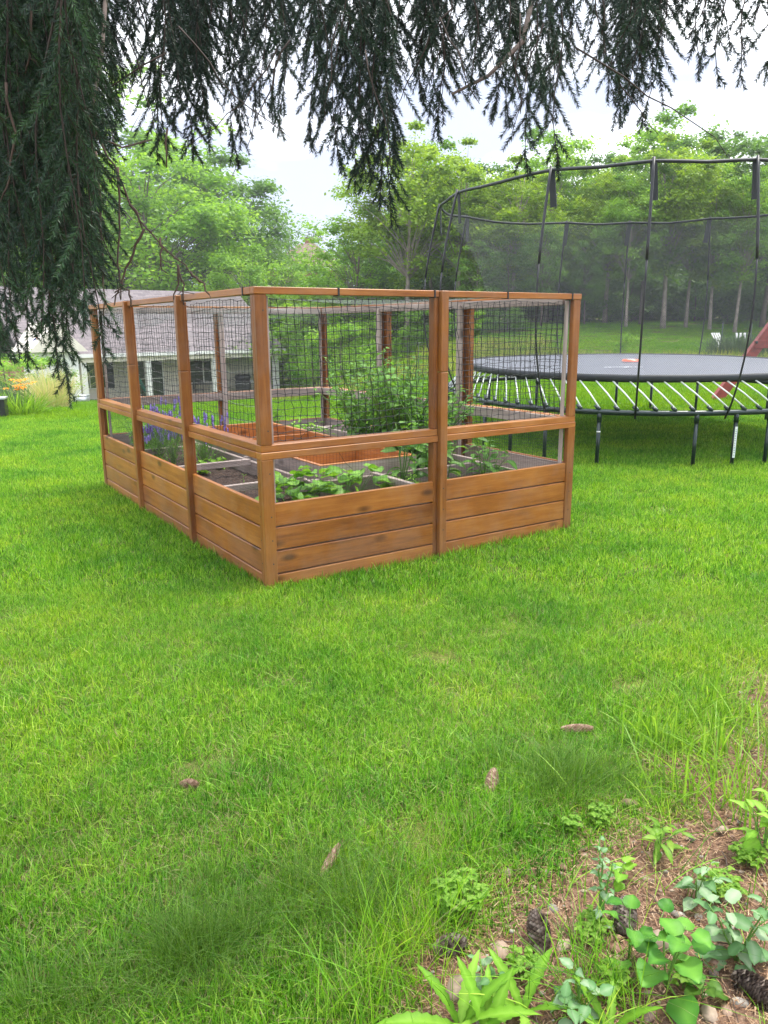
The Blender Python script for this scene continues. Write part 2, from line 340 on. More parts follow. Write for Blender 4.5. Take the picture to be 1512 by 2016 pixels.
def build_ground():
    def axis(lo, hi, c, step0, g):
        out = [c]; s = step0
        while out[-1] < hi: out.append(out[-1] + s); s *= g
        l = [c]; s = step0
        while l[-1] > lo: l.append(l[-1] - s); s *= g
        return np.array(l[::-1][:-1] + out)
    xs = axis(-420, 420, .6, .035, 1.035); ys = axis(-60, 520, 1.9, .035, 1.03)
    X, Y = np.meshgrid(xs, ys); Z = gz(X, Y)
    d = dirt_side(X, Y); fine = np.clip(d * 5, 0, 1) * (Y < 6) * (X > -.4)
    bump = np.array([mnoise.noise(Vector((a * 9, b * 9, 0))) for a, b in zip(X.ravel(), Y.ravel())]).reshape(X.shape)
    Z = Z + fine * bump * .012 - (1 - fine) * .004
    V = np.stack([X, Y, Z], -1).reshape(-1, 3); w = len(xs); h = len(ys)
    i = (np.arange(h - 1)[:, None] * w + np.arange(w - 1)[None]).ravel()
    F = np.stack([i, i + 1, i + w + 1, i + w], -1)
    me = bpy.data.meshes.new('ground'); me.from_pydata(V.tolist(), [], F.tolist())
    a = me.attributes.new('dirt', 'FLOAT', 'POINT'); a.data.foreach_set('value', np.clip(d * 6 + .4, 0, 1).ravel().astype(np.float32) * ((Y < 6) & (X > -.6)).ravel())
    me.polygons.foreach_set('use_smooth', [True] * len(F)); me.materials.append(MT['ground'])
    o = bpy.data.objects.new('ground', me); C.objects.link(o); tag(o, kind='structure')
build_ground()

# ---------------------------------------------------------------- blades and scatter
def blades(n, size, hmin, hmax, wd, lean=.5, seg=2, shape='square', curl=.5):
    """n curved blades of grass standing on a patch"""
    bx = rng.uniform(-size / 2, size / 2, (n, 2))
    if shape == 'disc':
        r = size / 2 * np.sqrt(rng.random(n)); t = rng.random(n) * 6.283; bx = np.stack([r * np.cos(t), r * np.sin(t)], 1)
    h = rng.uniform(hmin, hmax, n); a = rng.random(n) * 6.283; ln = np.abs(rng.normal(0, lean, n)).clip(0, 1.3)
    if shape == 'disc': a = np.arctan2(bx[:, 1], bx[:, 0]) + rng.normal(0, .6, n)
    d = np.stack([np.cos(a), np.sin(a)], 1); fa = rng.random(n) * 6.283; s = np.stack([np.cos(fa), np.sin(fa)], 1)
    V = []; W = wd * rng.uniform(.7, 1.3, n)
    for k in range(seg):
        t = k / seg; off = h[:, None] * (ln[:, None] * t + curl * ln[:, None] * t * t) * d; z = h * t * (1 - .35 * ln * t)
        w = W * (1 - .45 * t)
        for sg in (-1, 1): V.append(np.concatenate([bx + off + sg * s * w[:, None] / 2, z[:, None]], 1))
    off = h[:, None] * ln[:, None] * (1 + curl) * d; V.append(np.concatenate([bx + off, (h * (1 - .35 * ln))[:, None]], 1))
    k = len(V); V = np.stack(V, 1).reshape(-1, 3); base = (np.arange(n) * k)[:, None]
    F = []
    for q in range(seg - 1): F += (base + np.array([[q * 2, q * 2 + 1, q * 2 + 3, q * 2 + 2]])).tolist()
    F += (base + np.array([[k - 3, k - 2, k - 1]])).tolist()
    return V, F, np.repeat(rng.random(n), k)
def raw_mesh(name, parts):      # parts: [(V,F,A,mat)]
    me = bpy.data.meshes.new(name); V = []; F = []; A = []; MI = []; n = 0
    for i, (v, f, a, m) in enumerate(parts):
        V.append(v); F += [[j + n for j in q] for q in f]; A.append(a); MI += [i] * len(f); n += len(v); me.materials.append(MT[m])
    me.from_pydata(np.concatenate(V).tolist(), [], F)
    at_ = me.attributes.new('rnd', 'FLOAT', 'POINT'); at_.data.foreach_set('value', np.concatenate(A).astype(np.float32))
    me.polygons.foreach_set('material_index', MI); return me
def scatter(name, pts, meshes, smin=.85, smax=1.15, scl=None):
    pts = np.asarray(pts); n = len(pts)
    me = bpy.data.meshes.new(name); me.from_pydata(pts.tolist(), [], [])
    for k, t, v in (('rz', 'FLOAT', rng.random(n) * 6.283), ('sc', 'FLOAT', rng.uniform(smin, smax, n) if scl is None else scl), ('ix', 'INT', rng.integers(0, len(meshes), n))):
        a = me.attributes.new(k, t, 'POINT'); a.data.foreach_set('value', np.asarray(v, np.float32 if t == 'FLOAT' else np.int32))
    o = bpy.data.objects.new(name, me); C.objects.link(o)
    col = bpy.data.collections.new(name + '_kinds')
    for i, m in enumerate(meshes): col.objects.link(bpy.data.objects.new('%s_kind_%02d' % (name, i), m))
    g = bpy.data.node_groups.new(name, 'GeometryNodeTree')
    g.interface.new_socket('Geometry', in_out='INPUT', socket_type='NodeSocketGeometry'); g.interface.new_socket('Geometry', in_out='OUTPUT', socket_type='NodeSocketGeometry')
    gi = g.nodes.new('NodeGroupInput'); go = g.nodes.new('NodeGroupOutput'); ip = g.nodes.new('GeometryNodeInstanceOnPoints'); ci = g.nodes.new('GeometryNodeCollectionInfo')
    ci.inputs['Collection'].default_value = col; ci.inputs['Separate Children'].default_value = True; ci.inputs['Reset Children'].default_value = True
    ip.inputs['Pick Instance'].default_value = True
    def na(k, t):
        q = g.nodes.new('GeometryNodeInputNamedAttribute'); q.data_type = t; q.inputs['Name'].default_value = k; return q.outputs['Attribute']
    cx = g.nodes.new('ShaderNodeCombineXYZ'); g.links.new(na('rz', 'FLOAT'), cx.inputs[2])
    g.links.new(gi.outputs[0], ip.inputs['Points']); g.links.new(ci.outputs[0], ip.inputs['Instance']); g.links.new(na('ix', 'INT'), ip.inputs['Instance Index'])
    g.links.new(cx.outputs[0], ip.inputs['Rotation']); g.links.new(na('sc', 'FLOAT'), ip.inputs['Scale']); g.links.new(ip.outputs[0], go.inputs[0])
    md = o.modifiers.new('scatter', 'NODES'); md.node_group = g
    return o
# garden frame position
GO = Vector((-.731, 4.577, 0)); GY = R(33.0765); GW, GL = 2.667, 4.013
gU = np.array([math.cos(GY), math.sin(GY)]); gV = np.array([-math.sin(GY), math.cos(GY)])
def g2w(u, v, z=0): return Vector((GO.x + u * gU[0] + v * gV[0], GO.y + u * gU[1] + v * gV[1], z))
def in_garden(x, y, m=0.0):
    dx, dy = x - GO.x, y - GO.y; u = dx * gU[0] + dy * gU[1]; v = dx * gV[0] + dy * gV[1]
    return (u > -m) & (u < GW + m) & (v > -m) & (v < GL + m)
def grid_pts(y0, y1, step, half, keep=None, xr=None):
    ys = np.arange(y0, y1, step); out = []
    for y in ys:
        w = half * y + .5; xs = np.arange(-w, w + step, step); out.append(np.stack([xs, np.full_like(xs, y)], 1))
    P = np.concatenate(out) + rng.uniform(-step * .45, step * .45, (sum(len(o) for o in out), 2))
    P = P[~in_garden(P[:, 0], P[:, 1], -.06)]
    if keep is not None: P = P[keep(P[:, 0], P[:, 1])]
    return np.concatenate([P, gz(P[:, 0], P[:, 1])[:, None]], 1)
def patch(n, size, h0, h1, w, dry=.12, **k):
    a = blades(int(n * (1 - dry)), size, h0, h1, w, **k); b = blades(int(n * dry), size, h0 * .4, h1 * .75, w * .8, lean=.95)
    return [(*a, 'lawn'), (*b, 'lawn_dry')]
near = [raw_mesh('lawn_patch', patch(680, .26, .018, .052, .0029, .12 + .10 * i, lean=.65)) for i in range(4)]
mid = [raw_mesh('lawn_patch_mid', patch(620, .46, .022, .06, .0052, .06, lean=.5)) for i in range(3)]
far = [raw_mesh('lawn_patch_far', [(*blades(600, 1.1, .05, .11, .017, lean=.5), 'lawn_far')]) for i in range(3)]
nolitter = lambda x, y: (dirt_side(x, y) < rng.uniform(-.04, .05, len(x)))
P1 = grid_pts(1.15, 4.6, .105, .56, nolitter)
nv_ = np.array([mnoise.noise(Vector((p[0] * 2.6, p[1] * 2.6, 1))) + .6 * mnoise.noise(Vector((p[0] * 7, p[1] * 7, 5))) for p in P1])
kp = rng.random(len(P1)) < np.clip(.9 + nv_ * 1.0, .55, 1); P1 = P1[kp]; sc1 = np.clip(1.0 + nv_[kp] * .75, .5, 1.5) * rng.uniform(.8, 1.2, len(P1))
tag(scatter('lawn_grass', P1, near, scl=sc1), 'short sunlit lawn grass with straw in the foreground', 'grass', kind='stuff')
P2 = grid_pts(4.5, 15, .24, .56, lambda x, y: dirt_side(x, y) < 0)
tag(scatter('lawn_grass', P2, mid), 'bright green mown lawn around the garden enclosure and trampoline', 'grass', kind='stuff')
P3 = grid_pts(14.6, 62, .62, .58, lambda x, y: rng.random(len(x)) < np.clip(1.15 - (y - 15) / 60, .45, 1))
tag(scatter('lawn_grass', P3, far, .8, 1.2), 'far lawn sloping towards the house and the woods', 'grass', kind='stuff')
# darker fine fescue in the foreground, long grass by the bare patch
def blob_pts(cs, n, keep=None):
    out = []
    for (px, py, sx, sy) in cs:
        c = onz(px, py); q = rng.normal(0, 1, (n, 2)) * [sx, sy] + [c.x, c.y]; out.append(q)
    P = np.concatenate(out); P = P[~in_garden(P[:, 0], P[:, 1], .02)]
    return np.concatenate([P, gz(P[:, 0], P[:, 1])[:, None]], 1)
fes = [raw_mesh('fescue_tuft', [(*blades(130, .10, .07, .16, .0016, lean=.75, seg=3, shape='disc', curl=.6), 'fescue')]) for i in range(3)]
tag(scatter('fescue', blob_pts([(560, 1790, .13, .09), (430, 1870, .10, .05), (720, 1760, .09, .07), (250, 1960, .1, .05), (1080, 1520, .12, .07), (1130, 1560, .1, .05)], 6), fes), 'dark fine bladed grass in soft tufts in the near lawn', 'grass', kind='stuff')
tall = [raw_mesh('tall_tuft', [(*blades(26, .22, .10, .30, .0035, lean=.4, seg=4, curl=.7), 'lawn'), (*blades(10, .1, .08, .2, .002, lean=.7, seg=3, shape='disc'), 'lawn_dry')]) for i in range(4)]
tag(scatter('tall_grass', blob_pts([(880, 1720, .09, .06), (760, 1900, .12, .06), (870, 1850, .08, .05), (700, 1990, .1, .04), (960, 1640, .06, .04), (1180, 1960, .06, .03)], 7), tall, .45, .9), 'tall thin green grass at the edge of the bare patch', 'grass', kind='stuff')
q_ = [p for p in ((rng.uniform(.1, 1.6), rng.uniform(1.3, 2.9)) for _ in range(900)) if dirt_side(p[0], p[1]) > .0][:75]
sparse = [raw_mesh('sparse_blades', [(*blades(7, .12, .05, .20, .004, lean=.6, seg=4, curl=.8), 'lawn')]) for i in range(4)]
tag(scatter('sparse_grass', np.array([(a, b, gz1(a, b)) for a, b in q_]), sparse, .6, 1.1), 'single grass blades growing out of the bare patch', 'grass', kind='stuff')
broad = [raw_mesh('broad_tuft', [(*blades(15, .26, .12, .30, .0085, lean=.5, seg=5, curl=.7), 'leaf_bright')]) for i in range(4)]
tag(scatter('broad_bladed_grass', blob_pts([(1350, 1560, .10, .07), (1440, 1500, .13, .1), (1500, 1600, .08, .08), (1300, 1480, .08, .08), (1480, 1420, .1, .12)], 7), broad, .5, .95), 'tall broad bladed grass right of the bare patch', 'grass', kind='stuff')
# longer blades left by the mower along the boards
edge = []
for s in np.arange(-.05, GW + .1, .05): edge.append(g2w(s, -.03 + rng.normal(0, .012)))
for s in np.arange(0, GL, .055): edge.append(g2w(-.03 + rng.normal(0, .012), s))
E_ = np.array([(p.x, p.y, gz1(p.x, p.y)) for p in edge])
etuft = [raw_mesh('edge_tuft', [(*blades(18, .09, .03, .10, .0036, lean=.5, seg=3), 'lawn')]) for i in range(3)]
tag(scatter('edge_grass', E_, etuft, .55, 1.15), 'uncut grass along the foot of the wooden boards', 'grass', kind='stuff')
# meadow strip behind the trampoline and in the middle distance
mead = [raw_mesh('meadow_tuft', [(*blades(60, .8, .25, .6, .03, lean=.4, seg=2), 'meadow')]) for i in range(3)]
mk = lambda x, y: ((x / y > -.14) & (y > 24) & (np.sin(x * .35) + np.sin(y * .5) > -.3)) & ((y < 36) | (x / y < .1))
tag(scatter('meadow', grid_pts(24, 38, .8, .56, mk), mead), 'rough yellowing meadow grass beyond the trampoline', 'meadow', kind='stuff')
# ---------------------------------------------------------------- trees
def leaf_cards(P, Nn, size, jitter=.5, aspect=.62, fold=True):
    """leaf sized diamonds at points P facing about Nn"""
    n = len(P); Nn = Nn + rng.normal(0, jitter, (n, 3)); Nn /= np.linalg.norm(Nn, axis=1)[:, None] + 1e-9
    t = rng.normal(0, 1, (n, 3)); t -= Nn * (t * Nn).sum(1)[:, None]; t /= np.linalg.norm(t, axis=1)[:, None] + 1e-9
    b = np.cross(Nn, t); s = (size * rng.uniform(.6, 1.35, n))[:, None]
    V = np.stack([P - t * s * .5, P + b * s * .5 * aspect - t * s * .05, P + t * s * .5, P - b * s * .5 * aspect - t * s * .05], 1).reshape(-1, 3)
    F = (np.arange(n) * 4)[:, None] + np.array([[0, 1, 2, 3]]); return V, F
def make_tree(kind, H, rx, crown0, nclump, nleaf, leafsize, mat, barkmat='bark', tr=.16, open_=0.0):
    """a tree of height H whose base stands at the origin: trunk with limbs, crown of leaf clumps"""
    tm = MB(); lean = rng.normal(0, .03, 2)
    tp = [Vector((lean[0] * H * t * t + .02 * H * math.sin(3 * t + 1) * t, lean[1] * H * t * t, H * t * .86)) for t in np.linspace(0, 1, 9)]
    tm.tube(tp, [tr * (1.25 if i == 0 else 1) * (1 - .88 * i / 8) for i in range(9)], 7)
    cz = H * (crown0 + 1) / 2; hz = H * (1 - crown0) / 2
    Ps = []; Ns = []; Rn = []
    for i in range(nclump):
        d = rng.normal(0, 1, 3); d /= np.linalg.norm(d); rr = (.35 + .62 * rng.random() ** .6)
        zz = d[2] * hz * rr; prof = math.sqrt(max(.05, 1 - (zz / hz) ** 2)) ; 
        c = np.array([d[0] * rx * rr, d[1] * rx * rr, cz + zz]); cr_ = rx * rng.uniform(.16, .36) * (1 - .3 * max(0, zz / hz))
        k = max(.05, min(.95, (c[2] - H * .12 - 0.4 * np.hypot(c[0], c[1])) / (H * .86))); k = max(k, crown0 * .55)
        k = max(k, .42) if kind == 'forest_tree' else k; j = tp[min(8, int(k * 8))]; e_ = Vector(c); mpt = j.lerp(e_, .5) + Vector((0, 0, .05 * H * rng.random()))
        tm.tube([j, mpt, e_], [tr * .22 * (1 - k * .5), tr * .12, tr * .03], 4, cap=False)
        m = int(nleaf / nclump * rng.uniform(.6, 1.4))
        q = rng.normal(0, 1, (m, 3)); q /= np.linalg.norm(q, axis=1)[:, None]; q[:, 2] = np.where(q[:, 2] < -.3, -q[:, 2] * .7, q[:, 2])
        r_ = cr_ * (1.15 - .95 * rng.random(m) ** 1.4)[:, None]; sc_ = np.array([1, 1, rng.uniform(.75, 1.15)])
        lump = 1 + .35 * np.sin(q[:, :1] * 5 + i) * np.cos(q[:, 1:2] * 6 - i)
        Ps.append(c + q * r_ * sc_ * lump); Ns.append(q * .6 + [0, 0, .7]); Rn.append(np.full(m, rng.random() * .55) + rng.random(m) * .45)
    P = np.concatenate(Ps); Nn = np.concatenate(Ns); A = np.concatenate(Rn)
    V, F = leaf_cards(P, Nn, leafsize)
    root = empty(kind); t_ = tm.build('trunk', MT[barkmat], root)
    cm = MB(); cm.addn(V, F, np.repeat(A, 4)); c_ = cm.build('crown', MT[mat], root)
    return root
def hide_proto(o): pass
PROTO = {}
def place(key, px, Y, top_py, wf=1.0, label=None, group=None, dz=0.0):
    """copy the prototype so that it stands Y metres away on the ground and reaches the given height"""
    root, H, used = PROTO[key]
    b = at(px, 640, Y); z = gz1(b.x, b.y) - .1 + dz; top = at(px, top_py, Y).z; s = max(.15, (top - z) / H)
    o = root if not used else copy_tree(root); PROTO[key][2] = True
    o.location = (b.x, b.y, z); o.rotation_euler = (0, 0, rng.random() * 6.28); o.scale = (s * wf, s * wf, s)
    tag(o, label, 'tree', group); return o
def proto(key, *a, **k): PROTO[key] = [make_tree(*a, **k), a[1], False]
# kind, H, rx, crown0, nclump, nleaf, leafsize, mat
proto('maple', 'maple_tree', 12, 4.6, .10, 110, 36000, .20, 'leaf_bright', tr=.22)
proto('maple2', 'maple_tree', 12, 4.2, .08, 100, 32000, .20, 'leaf_bright', tr=.2)
proto('oak', 'oak_tree', 13, 4.6, .10, 90, 30000, .20, 'leaf_green', tr=.25)
proto('gray', 'willow_tree', 12, 5.0, .2, 50, 12000, .22, 'leaf_gray', tr=.25)
proto('airy', 'ash_tree', 12, 2.6, .16, 60, 6500, .17, 'leaf_bright', 'bark', tr=.11)
proto('airy2', 'ash_tree', 12, 3.0, .1, 60, 9000, .18, 'leaf_green', 'bark', tr=.12)
proto('tall', 'forest_tree', 14, 3.4, .26, 75, 20000, .21, 'leaf_yellow', 'bark_pale', tr=.17)
proto('tall2', 'forest_tree', 14, 3.4, .28, 75, 19000, .21, 'leaf_bright', 'bark_pale', tr=.15)
proto('tall3', 'forest_tree', 14, 3.7, .22, 80, 21000, .21, 'leaf_green', 'bark', tr=.19)
proto('shrub', 'shrub', 3, 1.6, .02, 34, 7000, .11, 'leaf_bright', tr=.04)
proto('shrub2', 'shrub', 3, 1.7, .02, 34, 7000, .11, 'leaf_green', tr=.04)
proto('shrubd', 'shrub', 3, 2.2, .0, 34, 7000, .14, 'leaf_dark', tr=.04)
# left, behind the house
GL_ = 'leafy trees behind the house'
place('maple', 300, 66, 295, 1.25, 'big bright green round tree behind the house roof')
place('maple2', 205, 72, 330, 1.1, 'bright green tree left of the biggest round tree behind the house')
place('maple2', 490, 60, 480, 1.0, 'low light green tree at the right end of the house roof')
place('oak', 455, 78, 290, 1.15, 'tall darker green tree behind the bright round tree')
place('oak', 395, 84, 330, 1.0, 'mid green tree between the bright round tree and the tall darker one')
place('airy', 300, 95, 130, 1.5, 'tall airy tree rising behind the bright round tree under the spruce')
place('airy2', 235, 90, 220, 1.4, 'thin high tree showing between the spruce boughs')
place('gray', 578, 120, 432, .9, 'distant grey green willow tree against the sky')
place('maple', 560, 80, 500, 1.0, 'rounded green tree below the distant willow')
place('maple2', 95, 64, 400, 1.2, 'bright tree far left behind the spruce boughs')
place('maple', 10, 62, 420, 1.2, 'bright tree at the left frame edge behind the spruce')
place('oak', 20, 56, 520, 1.0, 'dark leafy tree low behind the left frame edge')
place('maple2', 60, 60, 480, 1.0, 'light leafy tree left of the house roof end')
place('maple2', 620, 70, 545, 1.3, 'low light green tree right of the small brick house')
place('oak', 530, 66, 560, 1.2, 'low dark green tree behind the garden corner post')
# middle
place('airy', 690, 48, 362, 1.35, 'slender airy tree standing alone against the bright sky')
place('airy2', 735, 52, 430, 1.1, 'thin green tree right of the slender airy tree')
place('airy', 640, 55, 450, 1.1, 'loose light green tree left of the slender airy tree')
place('tall', 800, 46, 225, 1.15, 'first tall tree of the wood, beside the hanging spruce bough')
place('tall2', 850, 50, 270, 1.1, 'light green woodland tree above the left end of the trampoline')
place('tall', 900, 47, 262, 1.2, 'yellow green woodland tree above the trampoline corner pole')
place('tall3', 960, 56, 300, 1.2, 'mid green woodland tree deeper in the wood')
place('tall', 1010, 45, 300, 1.25, 'yellow green tree just right of the trampoline corner poles')
WG = 'woodland trees behind the trampoline'; WL = 'tall woodland tree in the dense wood behind the trampoline'
for px, Y, top, k, w in [(1075, 50, 235, 'tall2', 1.1), (1140, 54, 290, 'tall3', 1.2), (1190, 47, 300, 'tall', 1.2), (1232, 43, 330, 'tall2', 1.0), (1262, 45, 280, 'tall3', 1.0), (1305, 44, 250, 'tall', 1.15),
        (1300, 60, 205, 'tall2', 1.2), (1350, 45, 290, 'tall2', 1.0), (1376, 58, 220, 'tall3', 1.2), (1397, 44, 330, 'tall', 1.0), (1447, 43, 320, 'tall2', 1.05), (1440, 62, 250, 'tall3', 1.3), (1500, 46, 300, 'tall3', 1.2), (1520, 60, 265, 'tall3', 1.3),
        (1560, 47, 280, 'tall', 1.2), (1640, 50, 270, 'tall2', 1.2), (1110, 64, 330, 'tall3', 1.3), (1010, 66, 320, 'tall3', 1.3), (920, 66, 320, 'tall3', 1.3), (850, 68, 330, 'tall2', 1.2), (1220, 66, 270, 'tall3', 1.3), (1065, 42, 420, 'tall3', .8), (1150, 43, 460, 'tall3', .8), (1000, 43, 460, 'airy2', 1), (940, 42, 470, 'airy2', 1.1), (780, 60, 400, 'tall3', 1.2), (1400, 70, 300, 'tall3', 1.3)]:
    place(k, px, Y, top, w, WL, WG)
UG = 'dark bushes at the foot of the wood'; UL = 'dark shady bush between the trunks at the foot of the wood'
for i, px in enumerate(range(770, 1640, 38)):
    for r_ in (0, 1): place('shrubd', px + 15 * math.sin(i * 2.3) + r_ * 17, 52 + r_ * 8 + 3 * math.sin(i), 545 - r_ * 70 - 22 * math.sin(i * 1.7), 1.25, UL, UG)
sh = lambda *a: None
for px, Y, top, k, w, lab in [(614, 25, 650, 'shrub2', .62, 'rounded dark leafed bush seen through the left of the front netting'), (590, 58, 620, 'shrub', 1.3, 'light green bush at the right end of the house'), (668, 33, 630, 'shrub', 1.0, 'light green bush behind the back corner post'),
        (730, 42, 625, 'shrub', 1.2, 'green bush among thin trunks in the middle distance'), (800, 40, 645, 'shrub', 1.0, 'low yellow green bush left of the trampoline'), (860, 40, 600, 'shrub2', 1.6, 'tall green bush behind the trampoline poles'), (930, 40, 610, 'shrub', 1.4, 'light bush behind the far left of the net'),
        (1000, 40, 600, 'shrub2', 1.4, 'green bush behind the left half of the net'), (1235, 30, 655, 'shrub', .8, 'small bush standing alone on the bank behind the trampoline'), (690, 47, 600, 'shrub', 1.6, 'wide light green bush under the airy trees'), (770, 48, 590, 'shrub', 1.6, 'wide light bush beneath the first woodland tree'),
        (500, 57, 600, 'shrub', 1.6, 'bush just above the garden top rail behind the house'), (590, 52, 590, 'shrub', 1.8, 'wide bush behind the far garden rail'), (0, 30, 690, 'shrub', 1.6, 'leafy bush at the left frame edge beyond the lawn'), (60, 34, 700, 'shrub', 1.5, 'leafy pale bush behind the orange daylilies')]:
    o = place(k, px, Y, top, w, lab); o['category'] = 'bush'; o.name = 'shrub'
# far wooded backdrop so that no gap shows bare ground behind the trunks
bb = MB()
n = 26000
xx = rng.uniform(-75, 75, n); yy = 88 + rng.uniform(-6, 8, n); hh = rng.random(n) ** .8 * (9 + 2.5 * np.sin(xx * .23) + 1.5 * np.sin(xx * .71)) * np.where(xx < -8, .75, 1.15)
zz = gz(xx, np.full(n, 60.)) + hh; Pn = np.stack([xx, yy + hh * .3, zz], 1)
V, F = leaf_cards(Pn, np.tile([[0, -.7, .5]], (n, 1)), .85, .6)
bb.addn(V, F, np.repeat(rng.random(n) * .5 + .5 * (np.sin(xx * .9) * .5 + .5), 4)); tag(bb.build('far_woodland', MT['leaf_green']), 'far wooded slope closing the view behind all the trees', 'woodland', kind='stuff')

# ---------------------------------------------------------------- raised bed enclosure
G = empty('garden_enclosure', GO, GY, 'orange stained wooden raised garden bed enclosed with black netting and posts', 'garden bed')
zB, zR0, zR1, zT = .553, .826, .914, 1.832
def wall(p0, p1, out, z_top, inner=True, name='plank_wall', grain='x', mats=('stained', 'weathered'), plane=.012, th=.028):
    """horizontal boards between two points in the bed frame; out = outward normal"""
    p0, p1, o_ = Vector(p0), Vector(p1), Vector(out); zs = [-.12, .096, .248, .400, .553]
    m = MB(); d = (p1 - p0).normalized()
    for i in range(4):
        a = rng.random(); c = -o_ * (plane + th / 2)
        m.bar(p0 + c + Vector((0, 0, (zs[i] + zs[i + 1]) / 2)), p1 + c + Vector((0, 0, (zs[i] + zs[i + 1]) / 2)), th, zs[i + 1] - zs[i] - .009, a)
    w = m.build(name, MT['%s_%s' % (mats[0], grain)], G, .004)
    gb = MB(); c = -o_ * (plane + th + .006); gb.bar(p0 + c + Vector((0, 0, .21)), p1 + c + Vector((0, 0, .21)), .010, .66)
    w2 = gb.build('lining_board', MT['%s_%s' % (mats[1], grain)], G)
    return w
S = .085
bx = [0, GW / 2, GW]; by = [0, GL / 3, 2 * GL / 3, GL]
for i in range(2):
    wall((bx[i] + .04, 0, 0), (bx[i + 1] - .04, 0, 0), (0, -1, 0), zB); wall((bx[i] + .04, GL, 0), (bx[i + 1] - .04, GL, 0), (0, 1, 0), zB)
for i in range(3):
    wall((0, by[i] + .04, 0), (0, by[i + 1] - .04, 0), (-1, 0, 0), zB, grain='y'); wall((GW, by[i] + .04, 0), (GW, by[i + 1] - .04, 0), (1, 0, 0), zB, grain='y')
def post(x0, x1, y0, y1, z0, z1, mat='stained_z', bev=.004):
    return MB().box(x0, x1, y0, y1, z0, z1).build('post', MT[mat], G, bev)
# corner posts: two timbers meeting in an L, lower and upper length
def corner(x, y, sx_, sy_, upper_mat='stained_z'):
    for z0, z1, e_ in ((-.12, zR0, 0), (zR1, zT - .042, .004)):
        m = MB(); t = .036; w = .078
        def bx_(a0, a1, b0, b1):
            xa, xb = sorted((x + sx_ * a0, x + sx_ * a1)); ya, yb = sorted((y + sy_ * b0, y + sy_ * b1)); m.box(xa, xb, ya, yb, z0, z1)
        bx_(e_, w, e_, t); bx_(e_ + .002, t + .006, t + .003, w)
        m.build('post', MT[upper_mat], G, .004)
corner(0, 0, 1, 1); corner(GW, 0, -1, 1); corner(0, GL, 1, -1); corner(GW, GL, -1, -1)
def screw(x, y, z, nx_, ny_):
    n_ = Vector((nx_, ny_, 0)); t_ = Vector((-ny_, nx_, 0)); c = Vector((x, y, z)) + n_ * .0008
    MB().add([c + (t_ * math.cos(a) + Vector((0, 0, 1)) * math.sin(a)) * .0048 for a in np.linspace(0, 6.283, 9)[:-1]], [tuple(range(8))]).build('screw_head', MT['wire_dark'], G)
for z in (.17, .32, .47, .74, 1.0, 1.7):
    for (x, y, nx_, ny_) in ((.05, 0, 0, -1), (0, .055, -1, 0)): screw(x, y, z, nx_, ny_)
for z in (.17, .32, .47): screw(GW - .04, 0, z, 0, -1); screw(GW / 2 + .02, -.026, z + .03, 0, -1)
# weathered inner corner battens
for (x, y) in ((.085, .045), (GW - .105, .045), (GW - .105, GL - .075), (.085, GL - .075)): post(x, x + .022, y, y + .03, .05, zT - .05, 'weathered_z')
# mid posts on the front: proud outer post with narrower one beside it
def midpost_x(x, y, s):
    yy = sorted((y - s * .026, y + s * .034)); post(x - .008, x + .052, yy[0], yy[1], -.12, 1.30)
    post(x - .008, x + .052, yy[0] + (.001 if s > 0 else 0), yy[1] - (.001 if s < 0 else 0), 1.303, zT - .001)
    y2 = sorted((y + s * .010, y + s * .07)); post(x - .046, x - .010, y2[0], y2[1], -.12, zR0 - .002); post(x - .046, x - .010, y2[0], y2[1], zR1 + .002, zT - .044)
def midpost_y(y, x, s):
    xx = sorted((x - s * .026, x + s * .034)); post(xx[0], xx[1], y - .052, y + .006, -.12, 1.30); post(xx[0], xx[1], y - .051, y + .005, 1.303, zT - .001)
    x2 = sorted((x + s * .010, x + s * .07)); post(x2[0], x2[1], y + .009, y + .045, -.12, zR0 - .002); post(x2[0], x2[1], y + .009, y + .045, zR1 + .002, zT - .044)
midpost_x(GW / 2, 0, 1); midpost_x(GW / 2, GL, -1)
for k in (1, 2): midpost_y(by[k], 0, 1); midpost_y(by[k], GW, -1)
for x in (GW - .062, ): 
    for k in (1, 2): post(x - .055, x - .012, by[k] - .02, by[k] + .03, 0, zT - .05, 'weathered_z')
post(GW / 2 - .02, GW / 2 + .03, GL - .12, GL - .078, 0, zT - .05, 'weathered_z')
def rail(p, q, w, h, mat, a=None): return MB().bar(p, q, w, h, a).build('rail', MT[mat], G, .003)
for y, s in ((0, 1), (GL, -1)):
    yc = y + s * .043
    for x0, x1 in ((0, GW / 2 - .010), (GW / 2 + .054, GW)):
        rail((x0, yc, zR0 + .0215), (x1, yc, zR0 + .0215), .086, .043, 'stained_x'); rail((x0 + .002, yc + s * .003, zR1 - .0215), (x1 - .002, yc + s * .003, zR1 - .0215), .080, .043, 'stained_x')
        rail((x0, y + s * .03, zT - .021), (x1, y + s * .03, zT - .021), .058, .041, 'stained_x')
for x, s in ((0, 1), (GW, -1)):
    xc = x + s * .043
    for k in range(3):
        y0 = by[k] + (.088 if k == 0 else .008); y1 = by[k + 1] - (.088 if k == 2 else .054)
        rail((xc, y0, zR0 + .0215), (xc, y1, zR0 + .0215), .086, .042, 'stained_y'); rail((xc + s * .003, y0 + .002, zR1 - .0215), (xc + s * .003, y1 - .002, zR1 - .0215), .080, .042, 'stained_y')
        rail((x + s * .03, y0 - (.026 if k == 0 else 0), zT - .021), (x + s * .03, y1 + (.026 if k == 2 else 0), zT - .021), .058, .040, 'stained_y')
